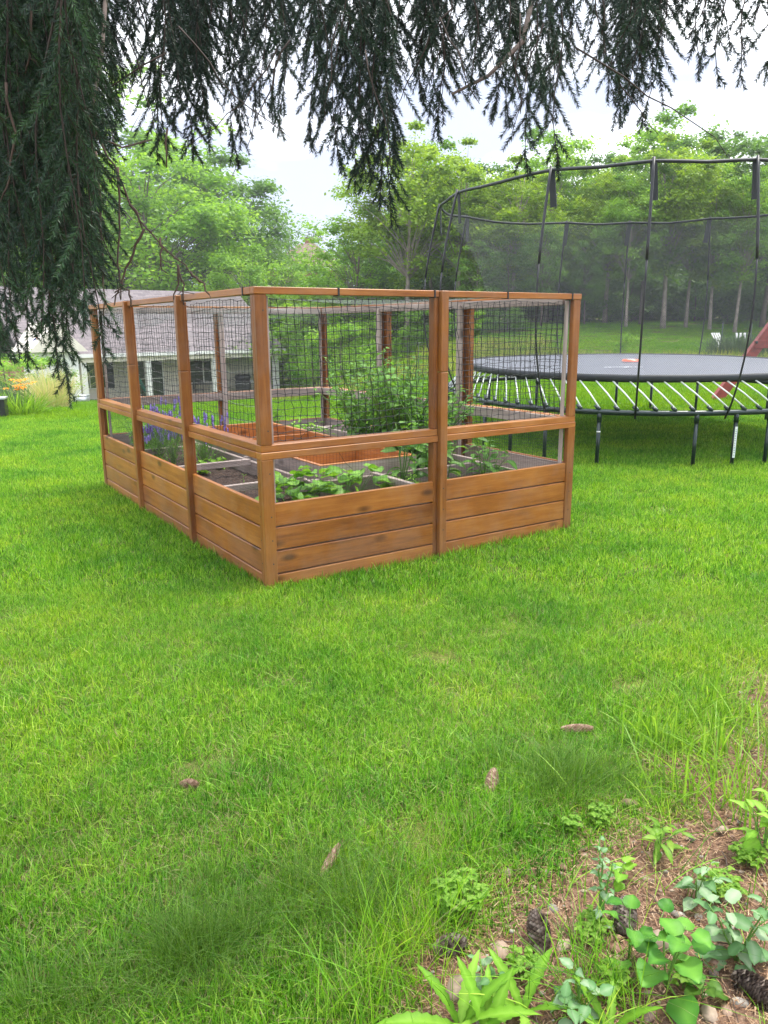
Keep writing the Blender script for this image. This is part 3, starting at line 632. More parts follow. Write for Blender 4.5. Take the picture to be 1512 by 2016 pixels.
# weathered second top rail along the inside of the back
rail((.1, GL - .085, zT - .05), (GW - .1, GL - .085, zT - .05), .03, .06, 'weathered_x'); rail((GW - .085, .1, zT - .05), (GW - .085, GL - .12, zT - .05), .03, .06, 'weathered_y')
rail((.1, GL - .098, zR1 - .045), (GW - .1, GL - .098, zR1 - .045), .02, .08, 'weathered_x'); rail((GW - .098, .1, zR1 - .045), (GW - .098, GL - .12, zR1 - .045), .02, .08, 'weathered_y')
# inner walls of the U shaped beds, cross braces, centre planter
zi = .52
def inner(p, q, grain, z=zi): return MB().bar((p[0], p[1], z / 2), (q[0], q[1], z / 2), .036, z).build('inner_wall', MT['weathered_' + grain], G, .004)
inner((.68, .62), (.68, GL - .62), 'y'); inner((.70, .60), (2.18, .60), 'x'); inner((2.18, .04), (2.18, .58), 'y'); inner((2.18, .62), (2.18, 3.40), 'y', .54); inner((.70, 3.41), (2.6, 3.41), 'x')
for x, y in ((.70, .64), (1.20, .64), (2.14, .56), (2.14, 1.3), (.72, 1.9)): MB().box(x - .03, x + .03, y - .03, y + .03, .0, zi + .012).build('inner_post', MT['weathered_z'], G, .004)
for p, q, g_ in (((.04, .76), (.66, .76), 'x'), ((.04, 1.72), (.66, 1.72), 'x'), ((.04, 2.75), (.66, 2.75), 'x'), ((1.17, .04), (1.17, .58), 'y')):
    MB().bar((p[0], p[1], .515), (q[0], q[1], .515), .04, .05).build('cross_brace', MT['weathered_' + g_], G, .003)
def planter():
    x0, x1, y0, y1, zt = .745, 1.60, .645, 3.36, .625; t = .034
    for (a, b, c, d, g_) in ((x0, x1, y0, y0 + t, 'x'), (x0, x1, y1 - t, y1, 'x'), (x0, x0 + t, y0 + t, y1 - t, 'y'), (x1 - t, x1, y0 + t, y1 - t, 'y')):
        MB().box(a, b, c, d, .02, zt - .004).build('planter_side', MT['weathered_' + g_], G, .003)
        i = .004; MB().box(a + (t if a == x1 - t and g_ == 'y' else 0) * 0, b, c, d, zt - .0035, zt + .002).build('planter_rim', MT['bright_' + g_], G)
    m = MB()
    m.box(x0 + t, x1 - t, y0 + t + .001, y0 + t + .007, .1, zt - .002); m.box(x0 + t, x1 - t, y1 - t - .007, y1 - t - .001, .1, zt - .002)
    m.build('planter_lining', MT['bright_x'], G)
    m = MB(); m.box(x0 + t + .001, x0 + t + .007, y0 + t + .01, y1 - t - .01, .1, zt - .002); m.box(x1 - t - .007, x1 - t - .001, y0 + t + .01, y1 - t - .01, .1, zt - .002)
    m.box(x0 + t + .007, x1 - t - .007, y0 + t + .01, y1 - t - .01, .34, .36)
    m.build('planter_lining', MT['bright_y'], G)
    for yy_ in (1.5, 2.4): MB().box(x0 + t + .007, x1 - t - .007, yy_, yy_ + .03, .36, zt - .02).build('planter_divider', MT['bright_x'], G)
planter()
def soil(x0, x1, y0, y1, z):
    nx, ny = max(2, int((x1 - x0) / .035)), max(2, int((y1 - y0) / .035)); V = []
    for j in range(ny + 1):
        for i in range(nx + 1):
            x = x0 + (x1 - x0) * i / nx; y = y0 + (y1 - y0) * j / ny; V.append((x, y, z + .018 * mnoise.noise(Vector((x * 14, y * 14, 3))) + .012 * mnoise.noise(Vector((x * 40, y * 40, 9)))))
    F = [(j * (nx + 1) + i, j * (nx + 1) + i + 1, (j + 1) * (nx + 1) + i + 1, (j + 1) * (nx + 1) + i) for j in range(ny) for i in range(nx)]
    return MB().add(V, F, smooth=False).build('soil', MT['soil'], G)
soil(.05, .66, .05, GL - .05, .41); soil(.665, 2.16, .05, .58, .412); soil(1.635, 2.16, .62, 3.39, .415); soil(.665, GW - .05, 3.43, GL - .05, .408)
MB().box(2.2, GW - .05, .05, 3.39, .0, .03).build('paving_slab', MT['concrete'], G)
# big square netting with knots on the upper openings
def knotted_net(o0, du, dv, w, h, cu, cv, name='netting', wob=.004, th=.0023, knot=.0065, slope=0.0):
    o0, du, dv = Vector(o0), Vector(du), Vector(dv); nrm = du.cross(dv); m = MB(); nu, nv = int(w / cu), int(h / cv); P = {}
    ph = rng.random() * 6
    for i in range(nu + 1):
        for j in range(nv + 1):
            u = min(w, i * cu + .01); v = min(h, j * cv + .008)
            e = rng.normal(0, wob, 2); sag = slope * math.sin(u * 2.1 + ph)
            P[i, j] = o0 + du * (u + e[0] + .010 * math.sin(v * 5 + u * 2)) + dv * min(h, max(0, v + e[1] + sag + .006 * math.sin(u * 7 + v * 3))) + nrm * (.006 * math.sin(u * 9 + v * 5))
    for i in range(nu + 1): m.tube([P[i, j] for j in range(nv + 1)], th, 3, cap=False)
    for j in range(nv + 1): m.tube([P[i, j] for i in range(nu + 1)], th, 3, cap=False)
    for p in P.values():
        k = knot * rng.uniform(.6, 1.1); m.add([p + Vector(q) * k for q in ((1, 0, 0), (0, 1, 0), (-1, 0, 0), (0, -1, 0), (0, 0, 1), (0, 0, -1))], [(0, 1, 4), (1, 2, 4), (2, 3, 4), (3, 0, 4), (1, 0, 5), (2, 1, 5), (3, 2, 5), (0, 3, 5)])
    return m.build(name, MT['black_plastic'], G)
hN = zT - .045 - zR1
for x0, x1 in ((.08, GW / 2 - .03), (GW / 2 + .05, GW - .08)):
    knotted_net((x0, .078, zR1), (1, 0, 0), (0, 0, 1), x1 - x0, hN, .053, .047)
    knotted_net((x0, GL - .125, zR1), (1, 0, 0), (0, 0, 1), x1 - x0, hN, .055, .049, th=.0018, knot=.0055)
for k in range(3):
    y0, y1 = by[k] + .06, by[k + 1] - .06
    knotted_net((.078, y0, zR1), (0, 1, 0), (0, 0, 1), y1 - y0, hN, .055, .05, th=.0018, knot=.005)
    knotted_net((GW - .125, y0, zR1), (0, 1, 0), (0, 0, 1), y1 - y0, hN, .055, .05, th=.0017, knot=.0048)
# fine welded wire in the openings below the middle rail
def wire_grid(o0, du, w, h, c=.024):
    o0, du = Vector(o0), Vector(du); m = MB(); r_ = .0007
    for i in range(int(w / c) + 1):
        p = o0 + du * (i * c + rng.normal(0, .001)); m.tube([p, p + Vector((0, 0, h))], r_, 3, cap=False)
    for j in range(int(h / c) + 1):
        p = o0 + Vector((0, 0, j * c + .004)); m.tube([p, p + du * w], r_, 3, cap=False)
    return m.build('wire_mesh', MT['wire_dark'], G)
for x0, x1 in ((.08, GW / 2 - .04), (GW / 2 + .05, GW - .08)): wire_grid((x0, .081, zB - .02), (1, 0, 0), x1 - x0, .33); wire_grid((x0, GL - .081, zB - .02), (1, 0, 0), x1 - x0, .33)
for k in range(3): wire_grid((.081, by[k] + .05, zB - .02), (0, 1, 0), by[k + 1] - by[k] - .1, .33, .020); wire_grid((GW - .081, by[k] + .05, zB - .02), (0, 1, 0), by[k + 1] - by[k] - .1, .33)
# slack pale wires strung along the left side
for k in range(3):
    m = MB(); y0, y1 = by[k] + .05, by[k + 1] - .04
    for j in range(7):
        za = .95 + .085 * j; zb = za + .03 * rng.normal(); sag = .02 + .02 * rng.random()
        m.tube([(.095, y0 + (y1 - y0) * t, za * (1 - t) + zb * t - sag * math.sin(math.pi * t) + .004 * math.sin(t * 40)) for t in np.linspace(0, 1, 22)], .0016, 3, cap=False)
    m.build('strung_wire', MT['wire'], G)
# loose strings inside the near corner
m = MB()
for _ in range(12):
    p = Vector((rng.uniform(.1, .8), rng.uniform(.3, .9), rng.uniform(.6, .95))); q = Vector((rng.uniform(.1, 1.0), rng.uniform(.3, 1.3), rng.uniform(.6, .9)))
    m.tube([p, p.lerp(q, .5) + Vector((0, 0, -.02)), q], .0016, 3, cap=False)
m.build('loose_netting', MT['black_plastic'], G)
# fine bird net over the top, sagging between the rails, a skirt hanging at the back
def uvgrid(name, fn, nu, nv, mat, parent, us, vs_):
    V = [fn(i / nu, j / nv) for j in range(nv + 1) for i in range(nu + 1)]
    F = [(j * (nu + 1) + i, j * (nu + 1) + i + 1, (j + 1) * (nu + 1) + i + 1, (j + 1) * (nu + 1) + i) for j in range(nv) for i in range(nu)]
    o = MB().add(V, F, smooth=True).build(name, MT[mat], parent); uv = o.data.uv_layers.new(name='UVMap')
    co = [(i / nu * us, j / nv * vs_) for j in range(nv + 1) for i in range(nu + 1)]
    idx = np.empty(len(o.data.loops), np.int32); o.data.loops.foreach_get('vertex_index', idx); uv.data.foreach_set('uv', np.array(co)[idx].ravel().astype(np.float32)); return o
uvgrid('bird_netting', lambda u, v: (u * GW, v * GL, zT + .004 - .075 * (math.sin(math.pi * u) * (.6 + .4 * math.sin(v * 9))) ** 2 * 1 - .0), 30, 40, 'bird_net', G, GW, GL)
uvgrid('net_skirt', lambda u, v: (GW * u, GL - .14 - .02 * math.sin(u * 12), zT - .03 - v * (.10 + .07 * math.sin(u * 8) ** 2)), 40, 4, 'bird_net', G, GW, .18)
uvgrid('net_skirt', lambda u, v: (.12 + .02 * math.sin(u * 12), GL * u, zT - .03 - v * (.13 + .08 * math.sin(u * 7) ** 2)), 40, 4, 'bird_net', G, GL, .2)
# cable ties round the top rails
for (x, y) in ((.55, 0), (1.28, 0), (1.92, 0), (2.56, 0)):
    MB().box(x, x + .012, y - .003, y + .064, zT - .046, zT + .004).build('cable_tie', MT['black_plastic'], G)
for y in (.16, 1.22, 1.30, 2.5, 2.68, 3.6):
    MB().box(-.003, .064, y, y + .012, zT - .046, zT + .004).build('cable_tie', MT['black_plastic'], G)

# ---------------------------------------------------------------- leafy plants
def leaf_mesh(kind, ln, wd, bend=.4, fold=.15, seg=7, n=None):
    """a leaf along +X, base at the origin, drooping by bend"""
    t = np.linspace(0, 1, seg + 1)
    if kind == 'heart': w = np.sin(np.pi * np.clip(t * .93 + .07, 0, 1)) ** .6 * (1 - .55 * t) * 1.35
    elif kind == 'lance': w = np.sin(np.pi * t ** .85)
    elif kind == 'lettuce': w = np.sin(np.pi * np.clip(t * .9 + .06, 0, 1)) * (1 + .34 * (np.arange(seg + 1) % 2)) * .85
    elif kind == 'squash': w = np.clip(np.sin(np.pi * np.clip(t * .88 + .12, 0, 1)) ** .5, 0, 1) * (1 + .12 * (np.arange(seg + 1) % 2))
    else: w = np.sin(np.pi * t ** .7) * (1 + .10 * (np.arange(seg + 1) % 2))
    w = w * wd / 2; w[-1] = .0005
    a = bend * t * 1.6; x = np.cumsum(np.r_[0, np.cos(a[1:])]) / seg * ln; z = -np.cumsum(np.r_[0, np.sin(a[1:])]) / seg * ln
    wav = .06 * wd * np.sin(t * 11 + rng.random() * 6)
    V = np.concatenate([np.stack([x, w, z + fold * w + wav], 1), np.stack([x, w * 0, z], 1), np.stack([x, -w, z + fold * w - wav], 1)])
    k = seg + 1; F = [(i, i + k, i + k + 1, i + 1) for i in range(seg)] + [(i + k, i + 2 * k, i + 2 * k + 1, i + k + 1) for i in range(seg)]
    return V, F
def put_leaf(m, kind, base, yaw, pitch, ln, wd, bend=.4, roll=0.0, seg=7, a=None):
    V, F = leaf_mesh(kind, ln, wd, bend, rng.uniform(.1, .4), seg)
    M = np.array(Euler((roll, -pitch, yaw), 'XYZ').to_matrix()); V = V @ M.T + np.array(base); a = rng.random() * .8 if a is None else a; k = len(V) // 3; m.add(V, F, np.r_[np.full(k, a), np.full(k, min(1, a + .45)), np.full(k, a)], True)
def plant(name, loc, label, cat, kind, n, H, spread, ln, wd, mat, nstem=1, leafs_top=False, group=None, petiole=.03, bend=.5, sc=1.0, seg=7, up_=.5):
    """stems with leaves spiralling up them"""
    root = empty(name, loc, rng.random() * 6.28, label, cat, group); st = MB(); lf = MB()
    for s in range(nstem):
        a0 = rng.random() * 6.28; tilt = spread * (rng.random() ** .5 if nstem > 1 else .25)
        tip = Vector((math.cos(a0) * tilt, math.sin(a0) * tilt, H * rng.uniform(.75, 1) if nstem > 1 else H))
        path = [Vector((0, 0, 0)) + tip * t + Vector((0, 0, tip.z * .12 * math.sin(math.pi * t))) + Vector((rng.normal(0, .01 * H), rng.normal(0, .01 * H), 0)) * (t > 0) for t in np.linspace(0, 1, 6)]
        st.tube(path, [.0035 * (H / .3 + .5) * (1 - .6 * i / 5) * .8 for i in range(6)], 5)
        k = max(1, n // nstem)
        for i in range(k):
            t = (i + .6) / k if not leafs_top else .5 + .5 * (i + .5) / k
            j = min(4, int(t * 5)); p = path[j].lerp(path[j + 1], t * 5 - j); yaw = a0 + i * 2.4 + rng.normal(0, .3); pit = rng.uniform(-.1, .6) + up_ * t
            pe = petiole * rng.uniform(.5, 1.3) * (1.2 - .5 * t); q = p + Vector((math.cos(yaw) * math.cos(pit), math.sin(yaw) * math.cos(pit), math.sin(pit))) * pe
            if pe > .008: st.tube([p, q], .0012, 3, cap=False)
            f = rng.uniform(.65, 1.1) * (1.1 - .45 * t); put_leaf(lf, kind, q, yaw, pit - .2, ln * f, wd * f, bend * rng.uniform(.4, 1.4), rng.normal(0, .3), seg)
    st.build('stem', MT['stem_green'], root); lf.build('foliage', MT[mat], root); root.scale = (sc, sc, sc); return root
def gp(u, v, z=.41): return g2w(u, v, z)
# squash and bean row in the front bed
for u, v, lab in ((.28, .17, 'squash plant in the near corner of the front bed'), (.50, .27, 'big leaved squash plant second from the near corner'), (.72, .20, 'squash plant in the middle of the near front bay'), (.90, .30, 'tallest squash plant of the near front bay'), (.42, .40, 'squash plant behind the row by the cross brace')):
    plant('squash_plant', gp(u + .04, v + .13), lab, 'plant', 'squash', 13, .20, .13, .17, .15, 'leaf_squash', 4, petiole=.11, bend=.5, seg=8, group='squash plants in the front bed')
for u, v, lab in ((1.32, .28, 'small lime green seedling left of the middle post'), (1.24, .16, 'low feathery seedling beside the cross brace'), (1.20, .40, 'lime seedling behind the cross brace')):
    plant('seedling', gp(u, v), lab, 'plant', 'lance', 26, .16, .10, .06, .022, 'leaf_lime', 5, petiole=.01, group='lime seedlings in the front bed')
for u, v, h, lab in ((1.5, .33, .34, 'pepper plant just right of the middle post'), (1.95, .25, .30, 'pepper plant in the middle of the right front bay'), (2.0, .24, .20, 'small pepper plant nearest the right front bay opening'), (1.36, .5, .42, 'tall pepper plant behind the middle post'), (1.75, .45, .28, 'pepper plant at the back of the right front bay')):
    plant('pepper_plant', gp(u, v), lab, 'plant', 'lance', 34, h * 1.25, .19, .16, .066, 'leaf_tomato', 4, petiole=.035, bend=.6, group='pepper plants in the front bed')
# the big tomato jungle
for u, v, h, lab in ((1.86, 1.5, .72, 'tall tomato plant left of the middle post'), (1.95, 1.9, .80, 'tall tomato plant behind the nearest one'), (1.9, 1.15, .60, 'nearest bushy tomato plant in the middle bed'), (2.0, 2.4, .74, 'rear tomato plant of the middle bed'), (1.78, 2.1, .52, 'low tomato plant on the left of the clump'), (2.05, 1.65, .66, 'right hand tomato plant of the clump'), (2.0, 1.3, .5, 'short tomato plant at the right front of the clump')):
    plant('tomato_plant', gp(u + .12, v - .12), lab, 'tomato plant', 'ovate', 240, h * 1.25, .46, .115, .062, 'leaf_tomato', 15, petiole=.06, bend=.7, seg=5, group='tomato plants in the middle bed')
plant('basil_plant', gp(1.75, 3.62), 'bushy basil plant standing alone in the back bed', 'plant', 'ovate', 90, .36, .16, .085, .045, 'leaf_green', 9, petiole=.02, seg=5)
for u, v, lab in ((1.80, 2.9, 'low lime leafed bean plant by the planter'), (1.85, 2.65, 'lime bean plant next to the tomatoes'), (1.78, 3.15, 'lime bean plant farthest along the planter')):
    plant('bean_plant', gp(u, v), lab, 'plant', 'ovate', 40, .22, .16, .10, .06, 'leaf_lime', 6, petiole=.05, seg=5, group='bean plants beside the planter')
plant('lettuce_plant', gp(.30, 1.95), 'small lime lettuce in the left bed', 'plant', 'squash', 22, .10, .08, .09, .06, 'leaf_lime', 5, petiole=.01)
plant('lettuce_plant', gp(.52, 2.15), 'second lime lettuce behind the first in the left bed', 'plant', 'squash', 20, .10, .08, .09, .06, 'leaf_lime', 5, petiole=.01)
plant('seedling', gp(.32, 1.05), 'single thin seedling in the bare soil of the left bed', 'plant', 'lance', 6, .14, .02, .05, .012, 'leaf_lime', 1, petiole=.005)
plant('seedling', gp(.20, .45), 'tiny seedling beside the near corner post in the left bed', 'plant', 'lance', 6, .12, .03, .05, .02, 'leaf_lime', 1, petiole=.01)
for u, v, lab in ((.25, 3.55, 'dark leafy plant at the far end of the left bed'), (.45, 3.75, 'leafy plant behind the dark one at the far end'), (.22, 3.25, 'leafy plant next to the lavender')):
    plant('leafy_plant', gp(u, v), lab, 'plant', 'lance', 80, .36, .2, .12, .035, 'leaf_tomato', 8, petiole=.02, seg=5, group='leafy plants at the far end of the left bed')
def lavender(u, v, lab, k=1.0):
    root = empty('lavender_plant', gp(u, v), 0, lab, 'lavender', 'lavender plants in the left bed'); st = MB(); fl = MB(); lf = MB()
    for _ in range(60):
        a_ = rng.random() * 6.28; s_ = rng.random() ** .6 * .26 * k; h = rng.uniform(.28, .52) * k; tip = Vector((math.cos(a_) * s_, math.sin(a_) * s_, h)); st.tube([(0, 0, 0), tip * .5 + Vector((0, 0, .05)), tip], .0013, 3, cap=False)
        for q in range(5):
            p = tip - Vector((0, 0, .011 * q)); r_ = .010 if q else .006
            fl.add([p + Vector(w_) * r_ for w_ in ((1, 0, 0), (0, 1, 0), (-1, 0, 0), (0, -1, 0), (0, 0, 1), (0, 0, -1))], [(0, 1, 4), (1, 2, 4), (2, 3, 4), (3, 0, 4), (1, 0, 5), (2, 1, 5), (3, 2, 5), (0, 3, 5)])
    for _ in range(170):
        a_ = rng.random() * 6.28; s_ = rng.random() ** .5 * .2 * k; put_leaf(lf, 'lance', (math.cos(a_) * s_, math.sin(a_) * s_, rng.uniform(.0, .22)), a_ + rng.normal(0, .5), rng.uniform(.5, 1.3), .07, .008, .3, 0, 3)
    st.build('stem', MT['stem_green'], root); fl.build('flower', MT['purple'], root); lf.build('foliage', MT['leaf_tomato'], root)
lavender(.28, 2.55, 'nearest purple lavender in the left bed'); lavender(.30, 2.95, 'second purple lavender behind the nearest one', 1.1); lavender(.5, 2.35, 'purple lavender closest to the planter', .9); lavender(.2, 2.75, 'purple lavender against the left boards', .8)

# ---------------------------------------------------------------- trampoline
TC = Vector((3.74, 11.55, 0.0)); TILT = math.atan(.0152)
T = empty('trampoline', (TC.x, TC.y, .041), 0, 'large black trampoline with curved poles, tall net and white rods, behind the garden bed', 'trampoline'); T.rotation_euler = (TILT, 0, 0)
def ringp(th, Rr, z, n=2.35, rot=R(12)):
    a_ = th - rot; c_, s_ = abs(math.cos(a_)), abs(math.sin(a_)); r_ = Rr / (c_ ** n + s_ ** n) ** (1 / n); return Vector((math.cos(th) * r_, math.sin(th) * r_, z))
RF, RM, RT_ = 2.70, 2.42, 2.86; ZF, ZM, ZTn = .62, 1.02, 3.30
TH = [i * 2 * math.pi / 96 for i in range(96)]
MB().tube([ringp(t, RF, ZF) for t in TH], .033, 10, closed=True).build('frame_ring', MT['dark_green_metal'], T)
V = [Vector((0, 0, ZM))]; 
for r_ in (.3, .6, .8, .92, 1): V += [ringp(t, RM * r_, ZM - .03 * (1 - r_)) for t in TH]
F = [(0, 1 + i, 1 + (i + 1) % 96) for i in range(96)] + [(1 + k * 96 + i, 1 + (k + 1) * 96 + i, 1 + (k + 1) * 96 + (i + 1) % 96, 1 + k * 96 + (i + 1) % 96) for k in range(4) for i in range(96)]
mat_o = MB().add(V, F, smooth=True).build('jumping_mat', MT['jump_mat'], T)
prof = [(0, .010), (.035, .015), (.05, -.01), (.05, -.05), (.03, -.075), (-.01, -.06), (-.012, -.005)]
V = []; F = []; np_ = len(prof)
for t in TH:
    for dr, dz in prof: V.append(ringp(t, RM + dr, ZM + dz))
for i in range(96):
    for k in range(np_): F.append((i * np_ + k, ((i + 1) % 96) * np_ + k, ((i + 1) % 96) * np_ + (k + 1) % np_, i * np_ + (k + 1) % np_))
MB().add(V, F, smooth=True).build('mat_edge', MT['black_pad'], T)
NR = 84
rodm = {}
for i in range(NR):
    t = 2 * math.pi * i / NR; dirn = -1
    p0 = ringp(t, RF - .0, ZF + .045); p1 = ringp(t + dirn * .118, RM + .03, ZM - .06)
    rd = MB().tube([p0, p0.lerp(p1, .5) + Vector((0, 0, .012)), p1], .0095, 6).build('rod', MT['rod_white'], T)
    p = ringp(t, RF - .0, ZF + .025); q = ringp(t - .02, RF - .01, ZF + .075); MB().tube([p, q], [.028, .017], 6).build('socket', MT['dark_green_metal'], rd)
def world_th(x, y): return math.atan2(y - TC.y, x - TC.x)
for (x, y) in ((2.36, 8.68), (3.56, 8.63), (4.05, 8.8), (4.45, 9.0), (1.85, 9.2), (1.45, 9.6), (1.15, 10.1), (.95, 11.0), (.92, 12.0), (1.25, 12.9), (1.8, 13.7), (2.7, 14.3), (4.3, 14.4), (4.85, 14.1), (5.5, 13.7), (6.2, 12.6), (6.5, 11.3), (6.1, 9.9), (5.4, 9.3)):
    t = world_th(x, y); p = ringp(t, RF, ZF); lg = MB().tube([p + Vector((0, 0, -.0)), Vector((p.x, p.y, ZF - .11))], .030, 8)
    lg.tube([Vector((p.x, p.y, ZF - .105)), Vector((p.x, p.y, -.06))], .0235, 8); lo_ = lg.build('leg', MT['dark_green_metal'], T)
    if (x, y) == (4.05, 8.8):
        MB().box(p.x - .012, p.x + .016, p.y - .0275, p.y - .0245, .10, .46).build('warning_label', MT['sticker'], lo_)
        mm = MB()
        for q in range(16): mm.box(p.x - .008, p.x + rng.uniform(.0, .012), p.y - .0286, p.y - .0277, .12 + q * .02, .126 + q * .02)
        mm.build('warning_lines', MT['green_cloth'], lo_)
    if (x, y) == (2.36, 8.68): MB().tube([Vector((p.x, p.y, .385)), Vector((p.x, p.y, .40))], .0245, 8).build('warning_label', MT['sticker'], lo_)
tops = [(897, 374), (1080, 328), (1285, 308), (1495, 305), (875, 402), (935, 422), (1108, 437), (1238, 435), (1380, 422)]
ths = []
for px, py in tops:
    d = ray(px, py); s_ = .0152; tt = (3.3 - EYE - s_ * 8.8) / (d.z - s_ * d.y); w_ = Vector((0, 0, EYE)) + d * tt; ths.append(world_th(w_.x, w_.y))
ths += [R(14), R(-22), R(-52)]
def netr(th): # top rim sags a little between poles
    dd = min(abs((th - a_ + math.pi) % (2 * math.pi) - math.pi) for a_ in ths); return min(dd, .25) / .25
for th in ths:
    a = ringp(th, RF + .03, ZF - .06); b = ringp(th, RT_, ZTn); m = MB(); P = []
    for k in range(17):
        t = k / 16; bul = .30 * math.sin(math.pi * t ** .8); p = a.lerp(b, t); rr = Vector((math.cos(th), math.sin(th), 0)); P.append(p + rr * bul)
    pl = m.tube(P[:11], .0115, 6).build('net_pole', MT['black_plastic'], T)
    MB().tube(P[10:], .016, 6).build('pole_sleeve', MT['black_plastic'], pl)
    q = P[-1]; rr = Vector((math.cos(th), math.sin(th), 0)); tv = Vector((-rr.y, rr.x, 0)); MB().bar(q - rr * .03 + Vector((0, 0, -.42)) + tv * .035, q - rr * .02 + Vector((0, 0, -.05)), .075, .012, upv=(rr.x, rr.y, 0)).build('net_pocket', MT['black_pad'], pl)
MB().tube([ringp(t, RT_ - .02, ZTn - .035 - .035 * netr(t)) for t in [i * 2 * math.pi / 144 for i in range(144)]], .020, 5, closed=True).build('net_rim', MT['black_pad'], T)
def netfn(u, v):
    th = u * 2 * math.pi; r0, r1 = RM - .02, RT_ - .03; rr = r0 + (r1 - r0) * v ** 1.6 - .34 * math.sin(math.pi * v) ; return ringp(th, rr, ZM + .0 + (ZTn - .05 - .035 * netr(th) - ZM) * v)
uvgrid('safety_net', netfn, 120, 14, 'net_fabric', T, 17.0, 2.3)
# frisbee and the mark printed on the mat
d = ray(1222, 713); fr = at(1222, 713, 12.2)
def disc(m, c, r_, h, n=20):
    V = [Vector(c)] ; V += [Vector(c) + Vector((math.cos(i * 6.283 / n) * r_, math.sin(i * 6.283 / n) * r_, -h)) for i in range(n)]
    V += [Vector(c) + Vector((math.cos(i * 6.283 / n) * r_ * .85, math.sin(i * 6.283 / n) * r_ * .85, 0)) for i in range(n)]
    F = [(0, 1 + n + i, 1 + n + (i + 1) % n) for i in range(n)] + [(1 + i, 1 + (i + 1) % n, 1 + n + (i + 1) % n, 1 + n + i) for i in range(n)]; m.add(V, F, smooth=True)
m = MB(); disc(m, (0, 0, .03), .13, .028); o = m.build('frisbee', MT['frisbee']); o.location = (3.75, 11.9, 1.068); tag(o, 'orange red flying disc lying on the trampoline mat', 'frisbee')
fr_i = MB(); disc(fr_i, (0, 0, .0325), .06, .001); fr_i.build('disc_label', MT['mat_mark'], o)
cu = bpy.data.curves.new('mat_mark', 'FONT'); cu.body = 'springfree'; cu.size = .13; cu.extrude = .001; tmp = bpy.data.objects.new('mark_text', cu); C.objects.link(tmp)
bpy.context.view_layer.update(); me_t = bpy.data.meshes.new_from_object(tmp.evaluated_get(bpy.context.evaluated_depsgraph_get())); bpy.data.objects.remove(tmp)
me_t.materials.clear(); me_t.materials.append(MT['mat_mark']); mo = bpy.data.objects.new('printed_mark', me_t); C.objects.link(mo); mo.parent = mat_o; mo.location = (-.75, -.95, ZM + .003)

# ---------------------------------------------------------------- houses
A0 = at(160, 700, 42.0); A1 = at(547, 692, 50.0); hv = Vector((A1.x - A0.x, A1.y - A0.y, 0)); HL = hv.length; hyaw = math.atan2(hv.y, hv.x)
ez = (A0.z + A1.z) / 2; base = ez - 2.75
H = empty('ranch_house', (A0.x, A0.y, base), hyaw, 'cream ranch house with grey shingle roof and a white posted porch, behind the garden bed', 'house')
EV = 2.75; PD = 2.2; DEP = 10.4; RZ = 3.75
# front is local -Y side at y=0 (eave), wall at y=PD
MB().box(-2.8, HL - .5, PD, PD + .2, 0, EV + .5).build('wall', MT['cream'], H)
MB().box(HL - .7, HL - .5, PD + .2, DEP - .6, 0, EV + .4).build('wall', MT['cream'], H)
MB().add([(HL - .6, PD, EV), (HL - .6, DEP - .6, EV), (HL - .6, DEP / 2, EV + RZ - .3)], [(0, 1, 2)]).build('gable', MT['white_paint'], H)
MB().box(-3.0, HL + .1, -.2, DEP, -.9, .12).build('porch_floor', MT['concrete'], H)
def roof_slab(x0, x1, y0, y1, z0, z1, parent, mat='shingle', th=.14):
    """sloping slab; own object space so that shingle rows run along the eave"""
    ln = math.hypot(y1 - y0, z1 - z0); o = MB().box(0, x1 - x0, 0, ln, -th, 0).build('roof', MT[mat], parent); o.location = (x0, y0, z0); o.rotation_euler = (math.atan2(z1 - z0, y1 - y0), 0, 0); return o
rf = roof_slab(-3.1, HL + .3, -.35, DEP / 2, EV + .14, EV + RZ, H)
r2 = roof_slab(-HL - .3, 3.1, -DEP - .3, -DEP / 2, EV + .14, EV + RZ, H); r2.rotation_euler = (r2.rotation_euler.x, 0, 0)
r2.location = (HL + .3, DEP + .3, EV + .14); r2.rotation_euler = Euler((math.atan2(RZ - .14, DEP / 2 + .3), 0, math.pi), 'XYZ')
MB().box(-3.1, HL + .3, -.47, -.352, EV - .06, EV + .13).build('gutter', MT['white_paint'], H)
MB().box(-3.0, HL + .2, -.30, -.12, EV - .32, EV - .03).build('fascia', MT['cream'], H)
MB().box(-3.0, HL + .2, -.12, PD, EV - .04, EV - .0).build('porch_ceiling', MT['white_paint'], H)
for px in (163, 290, 421, 541):
    # where this line of sight crosses the porch front
    d = ray(px, 740); nx, ny = -math.sin(hyaw), math.cos(hyaw); k = (A0.x * nx + A0.y * ny) / (d.x * nx + d.y * ny); X_, Y_ = d.x * k - A0.x, d.y * k - A0.y; u = X_ * math.cos(hyaw) + Y_ * math.sin(hyaw)
    MB().box(u - .15, u + .15, -.28, .02, .12, EV - .32).build('porch_post', MT['white_paint'], H)
